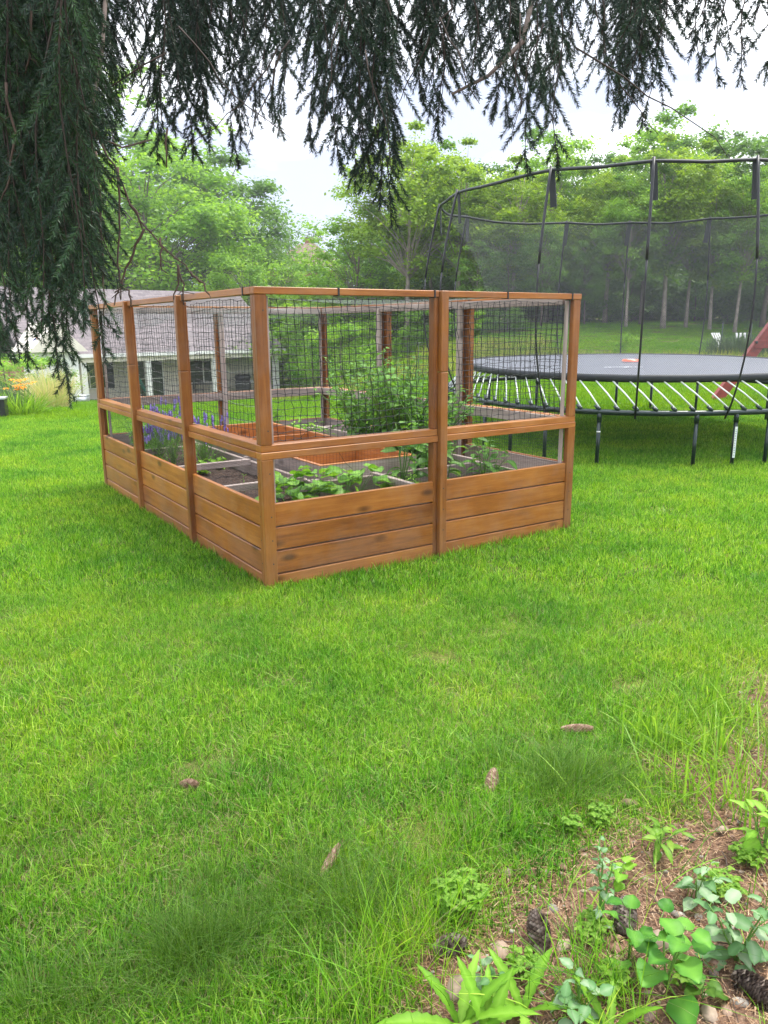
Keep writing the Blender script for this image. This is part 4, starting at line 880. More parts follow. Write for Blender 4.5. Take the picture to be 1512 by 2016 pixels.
def window(u, w, z0, z1, door=False, sh=True):
    f = MB(); y = PD; 
    for a_ in ((u - w / 2 - .06, u - w / 2, z0 - .06, z1 + .06), (u + w / 2, u + w / 2 + .06, z0 - .06, z1 + .06), (u - w / 2, u + w / 2, z1, z1 + .06), (u - w / 2, u + w / 2, z0 - .06, z0), (u - .03, u + .03, z0, z1), (u - w / 2, u - .03, (z0 + z1) / 2 - .02, (z0 + z1) / 2 + .02), (u + .03, u + w / 2, (z0 + z1) / 2 - .02, (z0 + z1) / 2 + .02)): f.box(a_[0], a_[1], y - .07, y - .003, a_[2], a_[3])
    wn = f.build('door' if door else 'window', MT['white_paint'], H); MB().box(u - w / 2 + .001, u + w / 2 - .001, y - .03, y - .006, z0 + .001, z1 - .001).build('pane', MT['window_glass'], wn)
    if sh:
        for s_ in (-1, 1): c_ = u + s_ * (w / 2 + .30); MB().box(c_ - .2, c_ + .2, y - .05, y - .004, z0 - .06, z1 + .06).build('shutter', MT['dark_shutter'], wn)
window(1.1, 1.8, .9, 2.2); window(4.6, 1.8, .25, 2.3, True, False); window(8.2, 2.0, .9, 2.2); 
# brick and cream wing on the left with a flag beside it
MB().box(-2.98, -2.6, -.3, DEP - .6, -.9, EV - .2).build('wing_wall', MT['brick'], H)
MB().box(-3.1, -1.1, -2.6, -.5, -.9, EV + .35).build('entrance_bay', MT['white_paint'], H)
MB().add([(-3.5, -3.0, EV + .35), (-.7, -3.0, EV + .35), (-2.1, -3.0, EV + 1.75), (-3.5, -.2, EV + .35), (-.7, -.2, EV + .35), (-2.1, 1.2, EV + 1.75)], [(0, 1, 2), (0, 2, 5, 3), (1, 4, 5, 2), (0, 3, 4, 1)]).build('bay_roof', MT['cream'], H)
# flag
fp = at(88, 690, 38.5); FL = empty('flag', (fp.x, fp.y, fp.z - .8), 0, 'striped red, white and blue flag hanging by the left end of the house', 'flag')
MB().tube([(0, 0, 1.4), (.15, 0, -1.6)], .02, 6).build('flag_pole', MT['white_paint'], FL)
def strip(u0, u1, z0, z1, mat, off=0):
    V = []; nn = 6
    for i in range(nn + 1):
        for z in (z0, z1): u = u0 + (u1 - u0) * i / nn; V.append((-.55 + u * .6, .10 * math.sin(u * 9 + z * 2) - off, z + .25 * math.sin(u * 2)))
    MB().add(V, [(2 * i, 2 * i + 2, 2 * i + 3, 2 * i + 1) for i in range(nn)]).build('flag_stripe' if mat != 'flag_blue' else 'flag_canton', MT[mat], FL)
plain('flag_red', (.55, .03, .04), .8); plain('flag_blue', (.03, .06, .22), .8)
for i in range(13): strip(.38 if i < 7 else 0, 1, 1.25 - i * .085 - .085, 1.25 - i * .085, 'flag_red' if i % 2 == 0 else 'white_paint')
strip(0, .38, 1.25 - 7 * .085, 1.25, 'flag_blue')
def on_house(u, v, z=.12): return Vector((A0.x + u * math.cos(hyaw) - v * math.sin(hyaw), A0.y + u * math.sin(hyaw) + v * math.cos(hyaw), base + z))
# porch things
def umbrella():
    o = empty('patio_umbrella', on_house(3.9, .6), 0, 'closed green patio umbrella leaning on the porch', 'umbrella'); MB().tube([(0, 0, 0), (-.9, 0, 2.0)], .02, 6).build('pole', MT['white_paint'], o)
    MB().tube([(-.2, 0, .45), (-.35, 0, .8), (-.75, 0, 1.7), (-.86, 0, 1.95)], [.05, .11, .08, .02], 8).build('canopy', MT['green_cloth'], o)
umbrella()
def pchair(u, v, lab, mat='white_paint', gname='patio chairs on the porch'):
    o = empty('patio_chair', on_house(u, v), rng.random() * 2, lab, 'chair', gname)
    MB().box(-.28, .28, -.26, .26, .40, .45).build('seat', MT[mat], o); MB().box(-.28, .28, .27, .31, .46, .95).build('backrest', MT[mat], o)
    for a_ in (-.25, .25):
        for b_ in (-.23, .28): MB().tube([(a_, b_, 0), (a_, b_, .40)], .02, 5).build('leg', MT[mat], o)
pchair(7.2, .9, 'dark patio chair left of the grill on the porch', 'grill_black'); pchair(8.4, .8, 'dark patio chair nearer the right porch post', 'grill_black')
tb = empty('patio_table', on_house(7.8, 1.4), 0, 'dark patio table behind the chairs on the porch', 'table'); MB().box(-.7, .7, -.45, .45, .70, .75).build('tabletop', MT['grill_black'], tb)
for a_ in (-.6, .6):
    for b_ in (-.35, .35): MB().tube([(a_, b_, 0), (a_, b_, .70)], .025, 5).build('leg', MT['grill_black'], tb)
gr = empty('grill', on_house(10.2, .8), 0, 'black barbecue grill beside the right end of the porch', 'grill'); MB().tube([(-.45, 0, .95), (-.42, 0, .98), (.42, 0, .98), (.45, 0, .95)], [.12, .25, .25, .12], 10).build('lid', MT['grill_black'], gr)
MB().box(-.45, .45, -.25, .25, .1, .80).build('cart', MT['grill_black'], gr); MB().box(.46, .8, -.22, .22, .78, .82).build('side_shelf', MT['galvanised'], gr)
# planter tub, pink pot
tp_ = at(160, 798, 38.0); tz = gz1(tp_.x, tp_.y)
tb2 = empty('metal_tub', (tp_.x, tp_.y, tz), 0, 'round galvanised metal tub standing by the left porch post', 'tub'); MB().tube([(0, 0, -.05), (0, 0, .42)], [.38, .44], 20).build('tub_body', MT['galvanised'], tb2); MB().tube([(math.cos(t) * .445, math.sin(t) * .445, .42) for t in np.linspace(0, 6.283, 25)[:-1]], .02, 5, closed=True).build('rim', MT['galvanised'], tb2)
pp = empty('flower_pot', on_house(.9, -.1), 0, 'small pink flower pot on the porch edge by the left post', 'pot'); MB().tube([(0, 0, 0), (0, 0, .25)], [.13, .19], 12).build('pot_body', MT['pink_pot'], pp); MB().tube([(0, 0, .25), (0, 0, .29)], [.2, .2], 12).build('rim', MT['pink_pot'], pp)
# second far house
fh = at(604, 520, 110); F2 = empty('brick_house', (fh.x, fh.y, fh.z - 5.5), R(-35), 'small distant brick house with brown roof between the trees', 'house')
MB().box(-4, 4, -3.5, 3.5, 0, 4.6).build('wall', MT['brick'], F2); MB().box(-4.3, 4.3, -3.8, 3.8, 4.6, 4.85).build('eave', MT['white_paint'], F2)
MB().add([(-4.3, -3.8, 4.86), (4.3, -3.8, 4.86), (4.3, 3.8, 4.86), (-4.3, 3.8, 4.86), (-1.2, 0, 8.2), (1.2, 0, 8.2)], [(0, 1, 5, 4), (1, 2, 5), (2, 3, 4, 5), (3, 0, 4), (0, 3, 2, 1)]).build('roof', MT['shingle_brown'], F2)
MB().box(-.4, .4, .2, .9, 7.0, 8.9).build('chimney', MT['brick'], F2)
for u in (-2.4, 0, 2.4): w_ = MB().box(u - .5, u + .5, -3.56, -3.501, 1.5, 3.0).build('window', MT['white_paint'], F2); MB().box(u - .4, u + .4, -3.585, -3.562, 1.6, 2.9).build('pane', MT['window_glass'], w_)

# daylilies, plume grass, black box at the left
def clump(name, px, py, Y, lab, cat, n, h0, h1, w, mat, size, lean=.5):
    p = at(px, py, Y); root = empty(name, (p.x, p.y, gz1(p.x, p.y) - .02), 0, lab, cat); V_, F_, A_ = blades(n, size, h0, h1, w, lean=lean, seg=5, shape='disc', curl=.9)
    m = MB(); m.add(V_, F_, A_); m.build('foliage', MT[mat], root); return root
dl = clump('daylily_plant', 40, 812, 15.2, 'clump of orange daylilies at the left edge of the lawn', 'daylily', 420, .3, .62, .016, 'leaf_bright', .7)
fm = MB()
for _ in range(16):
    c = Vector((rng.normal(0, .17), rng.normal(0, .15), rng.uniform(.55, .74)))
    for k in range(6): put_leaf(fm, 'lance', c, k * 1.047 + rng.random(), .6, .09, .045, .9, 0, 4)
fm.build('flower', MT['orange_petal'], dl)
sm = MB()
for _ in range(14): q = (rng.normal(0, .15), rng.normal(0, .14)); sm.tube([(q[0] * .3, q[1] * .3, 0), (q[0], q[1], .62)], .004, 4)
sm.build('stem', MT['stem_green'], dl)
og = clump('plume_grass', 105, 800, 19.0, 'pale ornamental plume grass in front of the house', 'ornamental grass', 620, .6, 1.25, .013, 'plume', .7, .3)
clump('blue_green_clump', -10, 790, 19.5, 'blue green iris leaves left of the plume grass', 'plant', 300, .5, .9, .02, 'leaf_gray', 1.6, .3)
clump('blue_green_clump', 60, 775, 21.5, 'blue green leaves behind the orange daylilies', 'plant', 320, .5, .9, .02, 'leaf_gray', 2.0, .3)
bp = at(4, 806, 14.6); bxo = empty('planter_box', (bp.x - .12, bp.y, gz1(bp.x, bp.y)), .3, 'black square planter box cut off by the left frame edge', 'planter'); MB().box(-.19, .19, -.19, .19, -.03, .36).build('box_body', MT['grill_black'], bxo, .01); MB().box(-.21, .21, -.21, .21, .362, .39).build('rim', MT['galvanised'], bxo)
for i, (px, py, w_) in enumerate(((20, 815, .9), (75, 812, .6))):
    c = onz(px, py); c.z = 0
    m = MB(); V = [(0, 0, .03)] + [(math.cos(t) * w_ * .5 * (1 + .2 * math.sin(3 * t)), math.sin(t) * .35, -.01) for t in np.linspace(0, 6.283, 17)[:-1]]; m.add(V, [(0, 1 + k, 1 + (k + 1) % 16) for k in range(16)]); o = m.build('mulch', MT['soil']); o.location = (c.x, 15.2, gz1(c.x, 15.2) + .01); tag(o, kind='structure')

# ---------------------------------------------------------------- swing set, lawn chairs, garden stakes on the right
sw0 = at(1400, 797, 15.7); sz = gz1(sw0.x, sw0.y)
SW = empty('swing_set', (sw0.x, sw0.y, sz), 0, 'dark red wooden swing set leg and beam at the right frame edge', 'swing set')
def rel(px, py, Y): p = at(px, py, Y); return (p.x - sw0.x, p.y - sw0.y, p.z - sz)
MB().bar(rel(1398, 803, 15.7), rel(1560, 590, 15.7), .20, .15, upv=(0, 1, 0)).build('leg', MT['red_wood'], SW, .01)
MB().bar(rel(1485, 678, 15.62), rel(1640, 674, 15.62), .05, .16).build('cross_beam', MT['red_wood'], SW, .006)
MB().bar(rel(1560, 590, 15.7), rel(1722, 800, 15.7), .22, .16, upv=(0, 1, 0)).build('leg', MT['red_wood'], SW, .01)
MB().bar(rel(1560, 592, 15.7), rel(1700, 585, 20), .16, .2).build('top_beam', MT['red_wood'], SW, .01)
MB().tube([rel(1490, 674, 15.58), rel(1490, 674, 15.55)], .028, 8).build('bolt', MT['grill_black'], SW)
for k, (px, Y) in enumerate(((1430, 33.5), (1462, 33.5))):
    p = at(px, 700, Y); z = gz1(p.x, p.y)
    o = empty('lawn_chair', (p.x, p.y, z), (.6, -.3, .2)[k], ('white slatted lawn chair turned left, behind the trampoline', 'white slatted lawn chair with its back leaning right')[k], 'chair', 'white lawn chairs behind the trampoline')
    sm = MB()
    for i in range(4): sm.bar((-.22 + i * .147, .25, .34), (-.25 + i * .167, .62, .98), .09, .02, upv=(0, 1, .3))
    sm.build('backrest', MT['white_paint'], o); MB().box(-.34, .34, -.32, .25, .33, .36).build('seat', MT['white_paint'], o)
    for s_ in (-1, 1):
        MB().box(s_ * .42 - .06, s_ * .42 + .06, -.35, .35, .56, .585).build('armrest', MT['white_paint'], o); MB().bar((s_ * .38, -.32, 0), (s_ * .38, -.32, .558), .08, .03).build('leg', MT['white_paint'], o); MB().bar((s_ * .38, .55, 0), (s_ * .38, .1, .36), .03, .09).build('leg', MT['white_paint'], o)
for k, px in enumerate((1423, 1480, 1540)):
    p = at(px, 640, 31); top = at(px, 636, 31).z; z = gz1(p.x, p.y); o = MB().tube([(0, 0, -.1), (0, 0, top + .0 - z)], .022, 5).tube([(0, 0, top - z), (0, 0, top - z + .05)], .03, 5).build('garden_stake', MT['dark_green_metal']); o.location = (p.x, p.y, z); tag(o, ('thin dark stake left of the flowering bed behind the trampoline', 'thin dark stake at the right of the flowering bed', 'thin dark stake out by the swing set')[k], 'stake', 'stakes round the far flower bed')
for k, (px, lab) in enumerate(((1445, 'blue green leafy bed plants between the thin stakes'), (1490, 'blue green leafy bed plants right of the stakes'))):
    clump('flower_bed_plant', px, 680, 31.5, lab, 'plant', 900, .5, 1.15, .03, 'leaf_gray', 1.9, .25)
# a green wire plant frame beyond the netting
pf = at(824, 722, 21.0); PF = empty('plant_frame', (pf.x, pf.y, gz1(pf.x, pf.y)), .3, 'green wire plant frame on the far lawn left of the trampoline', 'plant frame')
hh_ = 1.2
for i, x in enumerate((-.3, 0, .3)): MB().tube([(x, 0, -.1), (x, 0, hh_)], .010, 5).build('stake', MT['dark_green_metal'], PF)
for z in (.5, .85, 1.2): MB().tube([(-.32, 0, z), (.32, 0, z)], .008, 5).build('hoop', MT['dark_green_metal'], PF)

# ---------------------------------------------------------------- the spruce overhead
SP = empty('spruce_tree', (-3.4, 2.9, 0), 0, 'dark spruce whose drooping needled boughs hang across the top and left of the view', 'spruce tree')
so_ = Vector(SP.location)
trk = MB().tube([(0, 0, -.1), (.02, 0, 1.5), (-.03, .03, 4), (0, 0, 9), (0, 0, 14)], [.34, .27, .22, .13, .02], 12).build('trunk', MT['bark'], SP)
def make_twig(n, ln, nl=.0165):
    """needles round an axis pointing to +X, unit length ln, as single triangles"""
    t = rng.random(n); a_ = rng.random(n) * 6.283; ax = np.stack([t * ln, np.zeros(n), np.zeros(n)], 1)
    el = rng.uniform(.6, .95, n); a_ = np.where(rng.random(n) < .7, rng.normal(0, .5, n) + math.pi * rng.integers(0, 2, n), a_); L_ = nl * rng.uniform(.75, 1.1, n) * (1 - .35 * t ** 3)
    dr = np.stack([np.cos(el), np.sin(el) * np.cos(a_), np.sin(el) * np.sin(a_)], 1); sd_ = np.cross(dr, rng.normal(0, 1, (n, 3))); sd_ /= np.linalg.norm(sd_, axis=1)[:, None]
    w = .00095; V = np.stack([ax - sd_ * w, ax + sd_ * w, ax + dr * L_[:, None]], 1); return V
TW = {k: make_twig(k, 1.0, 1.0) for k in ()}
class Needles:
    def __init__(s): s.V = []; s.A = []; s.st = MB()
    def twig(s, p, d, ln, dens=800, bright=None):
        p = np.array(p, float); d = np.array(d, float); d /= np.linalg.norm(d); n = max(12, int(dens * ln))
        V = make_twig(n, ln); q = np.cross(d, [.3, .9, .2]); q /= np.linalg.norm(q); b = np.cross(d, q); M = np.stack([d, q, b], 0)
        x = V[..., 0] / ln; V = V @ M + p; V[..., 2] -= (.06 * ln * x ** 2)
        s.V.append(V.reshape(-1, 3)); base = rng.random() * .6 if bright is None else bright; s.A.append(np.repeat(np.clip(base + rng.random(n) * .35, 0, 1), 3))
        e = p + d * ln; s.st.tube([p, p + d * ln * .5 + [0, 0, -.03 * ln], e + [0, 0, -.06 * ln]], [.0012, .0010, .0006], 3, cap=False)
    def build(s, parent):
        V = np.concatenate(s.V); A = np.concatenate(s.A); me = bpy.data.meshes.new('needles'); n = len(V)
        me.vertices.add(n); me.vertices.foreach_set('co', V.ravel().astype(np.float32)); me.loops.add(n); me.loops.foreach_set('vertex_index', np.arange(n, dtype=np.int32)); me.polygons.add(n // 3); me.polygons.foreach_set('loop_start', np.arange(0, n, 3, dtype=np.int32)); me.polygons.foreach_set('loop_total', np.full(n // 3, 3, np.int32))
        at_ = me.attributes.new('rnd', 'FLOAT', 'POINT'); at_.data.foreach_set('value', A.astype(np.float32)); me.update(calc_edges=True); me.materials.append(MT['needles'])
        bg_ = s.st.build('bough', MT['spruce_stem'], parent); o = bpy.data.objects.new('needles', me); C.objects.link(o); o.parent = bg_
def strand(nd, px, py, Y, top_z=None, width=1.0, dens=1.0, sway=.05, length=None, needle=1700, bright=0.0):
    """one hanging branchlet: ends at the given sight line, side twigs hang from it"""
    B = at(px, py, Y); tz = top_z or (at(px, -130, Y).z + rng.uniform(0, .15)); Ln = max(.12, tz - B.z) if length is None else length
    sx_, sy_ = rng.normal(0, sway), rng.normal(0, sway); P = []
    K = 10
    for k in range(K + 1):
        t = k / K; P.append(np.array([B.x + sx_ * t ** 1.6 + .012 * math.sin(t * 9 + px), B.y + sy_ * t ** 1.6, B.z + Ln * t]) - np.array(so_))
    nd.st.tube(P, [.0010 + .0018 * k / K for k in range(K + 1)], 4, cap=False)
    nd.twig(P[1], P[0] - P[1], min(.16, Ln / K * 1.15), needle, bright=bright + rng.random() * .4)
    z = .02; side = 1; plane = rng.normal(0, .55)
    while z < Ln:
        t = z / Ln * K; k = min(K - 1, int(t)); p = P[k] * (1 - (t - k)) + P[k + 1] * (t - k)
        side += 1
        if rng.random() < .72: ln = min(.035 + .5 * z, .145) * rng.uniform(.75, 1.15) * width; a_ = plane + math.pi * (side % 2) + rng.normal(0, .3); spread = rng.uniform(.55, .95)
        else: ln = min(.05 + .5 * z, .18) * rng.uniform(.65, 1.1) * width; a_ = rng.random() * 6.283; spread = rng.uniform(.2, .5)
        d = np.array([math.cos(a_) * spread, math.sin(a_) * spread, -1]); nd.twig(p, d, ln, needle, bright=bright + rng.random() * .4)
        z += rng.uniform(.022, .046) / dens
S1 = [(310, 315), (330, 285), (372, 300), (388, 310), (402, 240), (418, 265), (452, 322), (482, 285), (497, 240), (545, 232), (572, 262), (620, 287), (640, 215), (662, 330), (692, 370), (712, 340), (742, 402), (762, 437), (778, 330), (800, 250), (842, 235), (860, 268), (872, 215), (345, 250), (430, 200), (520, 200), (600, 225), (675, 290), (725, 350), (820, 200)]
S2 = [(890, 130), (922, 150), (940, 185), (968, 228), (985, 215), (1002, 245), (1040, 342), (1096, 322), (1062, 190), (1110, 150), (1132, 128), (1182, 130), (1202, 205), (1222, 235), (1242, 215), (1268, 255), (1292, 150), (1312, 118), (1020, 180), (1080, 240), (1235, 180), (1210, 150), (1255, 195)]
S3 = [(1352, 75), (1372, 135), (1410, 165), (1446, 165), (1502, 160), (1392, 110), (1428, 100), (1475, 90), (1340, 40)]
GAPS = (286, 436, 590, 800, 905, 1150, 1330)
def gather(px):
    for g in GAPS:
        if abs(px - g) < 30: return px + (30 if px > g else -30) * (1 - abs(px - g) / 34)
    return px
def bough_group(Ss, Y0, Y1, **k):
    nd = Needles(); Ss = [(gather(a), b) for a, b in Ss]
    for px, py in Ss: strand(nd, px, py, rng.uniform(Y0, Y1), **k)
    return nd
nd = bough_group(S1, 1.95, 2.4, width=.95); nd.build(SP)
nd = bough_group([(px + rng.normal(0, 12), py - rng.uniform(90, 190)) for px, py in S1 if not 425 < px < 500] + [(px + rng.normal(0, 16), py - rng.uniform(120, 220)) for px, py in S1 if px < 560], 2.4, 3.0, width=1.25, dens=1.1); nd.build(SP)
nd = bough_group(S2, 2.0, 2.5, width=.9); nd.build(SP)
nd = bough_group([(px + rng.normal(0, 14), py - rng.uniform(40, 130)) for px, py in S2 if not (1095 < px < 1190 or px < 930)], 2.5, 3.0, width=1.1, dens=1.0); nd.build(SP)
nd = bough_group(S3, 2.0, 2.3, width=.8, dens=.75); nd.build(SP)
L1 = [(a * .86, b) for a, b in [(8, 640), (30, 600), (48, 690), (72, 715), (95, 640), (110, 665), (125, 730), (165, 785), (155, 700), (168, 640), (178, 612), (190, 645), (228, 700), (205, 520), (212, 400), (225, 330), (20, 520), (60, 560), (90, 540), (130, 600), (185, 540), (200, 480), (150, 560), (0, 700)]]
nd = bough_group(L1, 1.6, 2.0, width=.85, sway=.05, bright=.22); nd.build(SP)  # front left strands get a lighter needle colour so they look lit
nd = bough_group([(px + rng.normal(0, 12), py - rng.uniform(60, 200)) for px, py in L1] + [(px * .85, py - 260) for px, py in L1], 2.0, 2.5, width=1.1, dens=1.1); nd.build(SP)
nd = bough_group([(rng.uniform(-20, 180), rng.uniform(200, 520)) for _ in range(24)] + [(rng.uniform(190, 235), rng.uniform(80, 280)) for _ in range(4)], 2.4, 3.1, width=1.3, dens=1.2); nd.build(SP)
def limb(pts, r0, r1):
    P = [at(*p) - so_ for p in pts]; m = MB(); m.tube(P, [r0 + (r1 - r0) * i / (len(P) - 1) for i in range(len(P))], 7); return m.build('limb', MT['bark'], SP)
def limbw(pts, r0, r1): P = [Vector(p) - so_ for p in pts]; m = MB(); m.tube(P, [r0 + (r1 - r0) * i / (len(P) - 1) for i in range(len(P))], 7); return m.build('limb', MT['bark'], SP)
limbw([(-3.4, 2.9, 4.0), (-2.2, 2.6, 3.4), (-1.2, 2.3, 3.0), (-.2, 2.25, 2.75), (.8, 2.3, 2.7), (1.7, 2.4, 2.75)], .06, .012)
limbw([(-3.4, 2.9, 4.4), (-2.0, 2.9, 3.9), (-.8, 2.8, 3.3), (.4, 2.75, 3.0), (1.6, 2.8, 2.95)], .06, .015)
limbw([(-3.4, 2.9, 3.2), (-2.4, 2.4, 3.1), (-1.5, 2.0, 2.9), (-.8, 1.9, 2.75)], .05, .012)
limb([(1060, -60, 2.2), (1030, 80, 2.15), (960, 150, 2.1), (890, 185, 2.05)], .008, .003)
limb([(210, -40, 2.0), (200, 110, 1.95), (185, 190, 1.9), (178, 225, 1.9)], .005, .004)
# bare dead twigs
deadtw = [[(180, 225, 1.9), (150, 255, 1.9), (122, 300, 1.88), (110, 360, 1.88), (112, 450, 1.87), (108, 520, 1.87)],
    [(178, 235, 1.9), (200, 285, 1.9), (235, 345, 1.9), (255, 400, 1.9), (290, 450, 1.9), (330, 495, 1.9), (365, 525, 1.9), (395, 558, 1.9)],
    [(255, 400, 1.9), (272, 425, 1.9), (280, 450, 1.9)], [(180, 240, 1.9), (188, 272, 1.92), (240, 290, 1.92), (300, 275, 1.95)], [(282, 450, 1.9), (262, 500, 1.9), (242, 545, 1.9), (240, 568, 1.9), (228, 580, 1.9), (225, 600, 1.9)], [(240, 566, 1.9), (252, 572, 1.9), (258, 600, 1.9)],
    [(352, 520, 1.9), (350, 560, 1.9), (342, 590, 1.9)], [(352, 524, 1.9), (362, 560, 1.9), (362, 600, 1.9)], [(374, 535, 1.9), (394, 552, 1.9), (412, 580, 1.9)],
    [(190, 300, 1.85), (196, 400, 1.85), (202, 480, 1.85), (205, 560, 1.85), (206, 640, 1.85)], [(232, 330, 1.88), (236, 420, 1.88), (234, 520, 1.88), (238, 590, 1.88)], [(60, 10, 1.8), (62, 90, 1.8), (48, 150, 1.8)], [(10, 160, 1.75), (28, 260, 1.75), (18, 350, 1.75), (0, 400, 1.75)], [(315, 470, 1.9), (315, 500, 1.9), (318, 530, 1.9)], [(327, 250, 2.0), (328, 330, 2.0)]]
for pl_ in deadtw:
    m = MB()
    P = [at(*p) - so_ for p in pl_]; Q = []
    for i in range(len(P) - 1):
        for k in range(3): Q.append(P[i].lerp(P[i + 1], k / 3) + Vector((rng.normal(0, .0015), 0, rng.normal(0, .0015))))
    Q.append(P[-1]); m.tube(Q, [.0032 - .0018 * i / len(Q) for i in range(len(Q))], 4)
    for i in range(2, len(Q), 2): dd = Vector((rng.normal(0, .012), rng.normal(0, .01), -.008)); m.tube([Q[i], Q[i] + dd], .0011, 3)
    m.build('dead_twig', MT['twig'], SP)
for _ in range(26):
    px, py = (rng.uniform(0, 200), rng.uniform(0, 420)) if _ < 12 else (rng.uniform(250, 1250), rng.uniform(-20, 130)); Y_ = rng.uniform(1.75, 2.1); P = [at(px, py, Y_) - so_]
    dx = rng.normal(0, .02)
    for k in range(7): P.append(P[-1] + Vector((dx + rng.normal(0, .006), rng.normal(0, .006), -rng.uniform(.02, .04))))
    MB().tube(P, [.0022 - .0002 * i for i in range(8)], 4).build('dead_twig', MT['spruce_stem'], SP)

# ---------------------------------------------------------------- bare patch: needles, pebbles, cones, weeds
def in_patch(n, lim=.0):
    out = []
    while len(out) < n:
        x, y = rng.uniform(-.3, 3.0), rng.uniform(1.15, 3.7)
        if abs(x) < .62 * y + .2 and dirt_side(x, y) > lim + rng.normal(0, .03): out.append((x, y))
    return np.array(out)
q = in_patch(21000, -.02); n = len(q); z = gz(q[:, 0], q[:, 1]); a_ = rng.random(n) * 6.283; el = rng.normal(0, .18, n); ln = rng.uniform(.010, .030, n); w = rng.uniform(.0006, .0016, n)
dv = np.stack([np.cos(a_) * np.cos(el), np.sin(a_) * np.cos(el), np.sin(el)], 1) * ln[:, None]; sv_ = np.stack([-np.sin(a_), np.cos(a_), np.zeros(n)], 1) * w[:, None]; P0 = np.stack([q[:, 0], q[:, 1], z + rng.uniform(.008, .02, n)], 1)
V = np.stack([P0 - dv / 2 - sv_, P0 - dv / 2 + sv_, P0 + dv / 2 + sv_ * .5, P0 + dv / 2 - sv_ * .5], 1).reshape(-1, 3); m = MB(); m.addn(V, (np.arange(n) * 4)[:, None] + np.array([[0, 1, 2, 3]]), np.repeat(rng.random(n), 4))
tag(m.build('needle_litter', MT['litter']), 'brown fallen spruce needles covering the bare patch', 'needle litter', kind='stuff')
m = MB()
for (x, y) in in_patch(60, .02):
    a_ = rng.random() * 6.283; l_ = rng.uniform(.04, .14); z = gz1(x, y) + .014; m.tube([(x, y, z), (x + math.cos(a_) * l_ * .5 + .004, y + math.sin(a_) * l_ * .5, z + .006), (x + math.cos(a_) * l_, y + math.sin(a_) * l_, z)], rng.uniform(.001, .0025), 4)
tag(m.build('twig_litter', MT['twig']), 'thin fallen twigs scattered over the bare patch', 'twigs', kind='stuff')
def stone_geo(r_, seed):
    import bmesh
    b = bmesh.new(); bmesh.ops.create_icosphere(b, subdivisions=2, radius=1); V = []
    s_ = (rng.uniform(.8, 1.4), rng.uniform(.6, 1.0), rng.uniform(.5, .85))
    for v in b.verts: k = 1 + .38 * mnoise.noise(v.co * 1.3 + Vector((seed, 0, 0))) ; V.append((v.co.x * s_[0] * k * r_, v.co.y * s_[1] * k * r_, v.co.z * s_[2] * k * r_))
    F = [tuple(v.index for v in f.verts) for f in b.faces]; b.free(); return V, F
m = MB()
for (x, y) in in_patch(420, .03):
    V, F = stone_geo(rng.uniform(.003, .0085), rng.random() * 90); a_ = rng.random(); V = np.array(V) + [x, y, gz1(x, y) + .012]; m.add(V, F, a_, True)
tag(m.build('gravel', MT['stone']), 'small gravel strewn over the bare patch', 'gravel', kind='stuff')
STN = [(1295, 1860, .030, .15, 'reddish brown stone beside the pale angular one at the patch right'), (1320, 1868, .028, .3, 'pale tan angular stone right of the heart leaved seedling'), (985, 1878, .026, .35, 'light tan egg shaped stone left of the dark cone'), (945, 1898, .026, .5, 'pink brown rounded stone next to the egg shaped one'), (937, 2000, .040, 1.0, 'big white stone at the bottom edge among the long leaves'), (1275, 2000, .022, .6, 'brown stone at the bottom edge below the heart leaved seedling'),
    (900, 1955, .032, .1, 'flat tan stone beside the long toothed leaves'), (1240, 1588, .026, .45, 'dark reddish stone at the top of the bare patch'), (1335, 1805, .014, 1.0, 'small white pebble above the heart leaved seedling'), (1375, 1810, .014, 1.0, 'small white pebble right of the other white one'), (1270, 1735, .015, .3, 'small tan pebble in the middle of the bare patch'), (1282, 1738, .011, .3, 'tiny tan pebble touching the tan one'), (1250, 1740, .014, .5, 'small pink pebble left of the tan pair'),
    (1108, 1868, .020, .3, 'tan pebble right of the dark upright cone'), (1215, 1872, .018, .5, 'brownish pebble under the toothed leaf'), (1090, 1795, .018, .8, 'grey flat stone half buried left of the tall thin weed'), (1105, 1710, .020, .5, 'pinkish stone above the grey flat one'), (1075, 1725, .016, .2, 'small brown stone beside the grassy edge'), (1205, 1735, .022, .2, 'light brown stone right of the tall thin weed'), (1350, 1925, .018, .2, 'tan pebble below the angular stone'), (1405, 1920, .012, .7, 'small grey pebble on the needle litter'),
    (1455, 1980, .018, .9, 'pale pebble beside the weathered cone'), (1430, 1995, .016, .4, 'tan pebble near the bottom right corner'), (1395, 2005, .026, .3, 'round tan stone at the bottom right edge'), (1150, 1690, .013, .3, 'small stone near the silvery weed top'), (1020, 1900, .013, .6, 'brown pebble among the clover'), (1360, 1655, .017, .75, 'dark pebble at the right of the bare patch'), (1420, 1640, .020, .3, 'tan stone under the right hand grass'), (1465, 1440, .016, .3, 'tan stone in the small bare spot up the slope'), (1000, 1725, .020, .2, 'brown stone in the thin grass at the patch edge'), (1405, 1900, .016, .55, 'pink brown pebble right of the angular stone')]
for px, py, r_, a_, lab in STN:
    V, F = stone_geo(r_ * 1.0, rng.random() * 99); c = onz(px, py); o = MB().add(V, F, a_, True).build('stone', MT['stone']); o.location = (c.x, c.y, gz1(c.x, c.y) + r_ * .32); o.rotation_euler = (0, 0, rng.random() * 6); tag(o, lab, 'stone', 'stones in the bare patch')
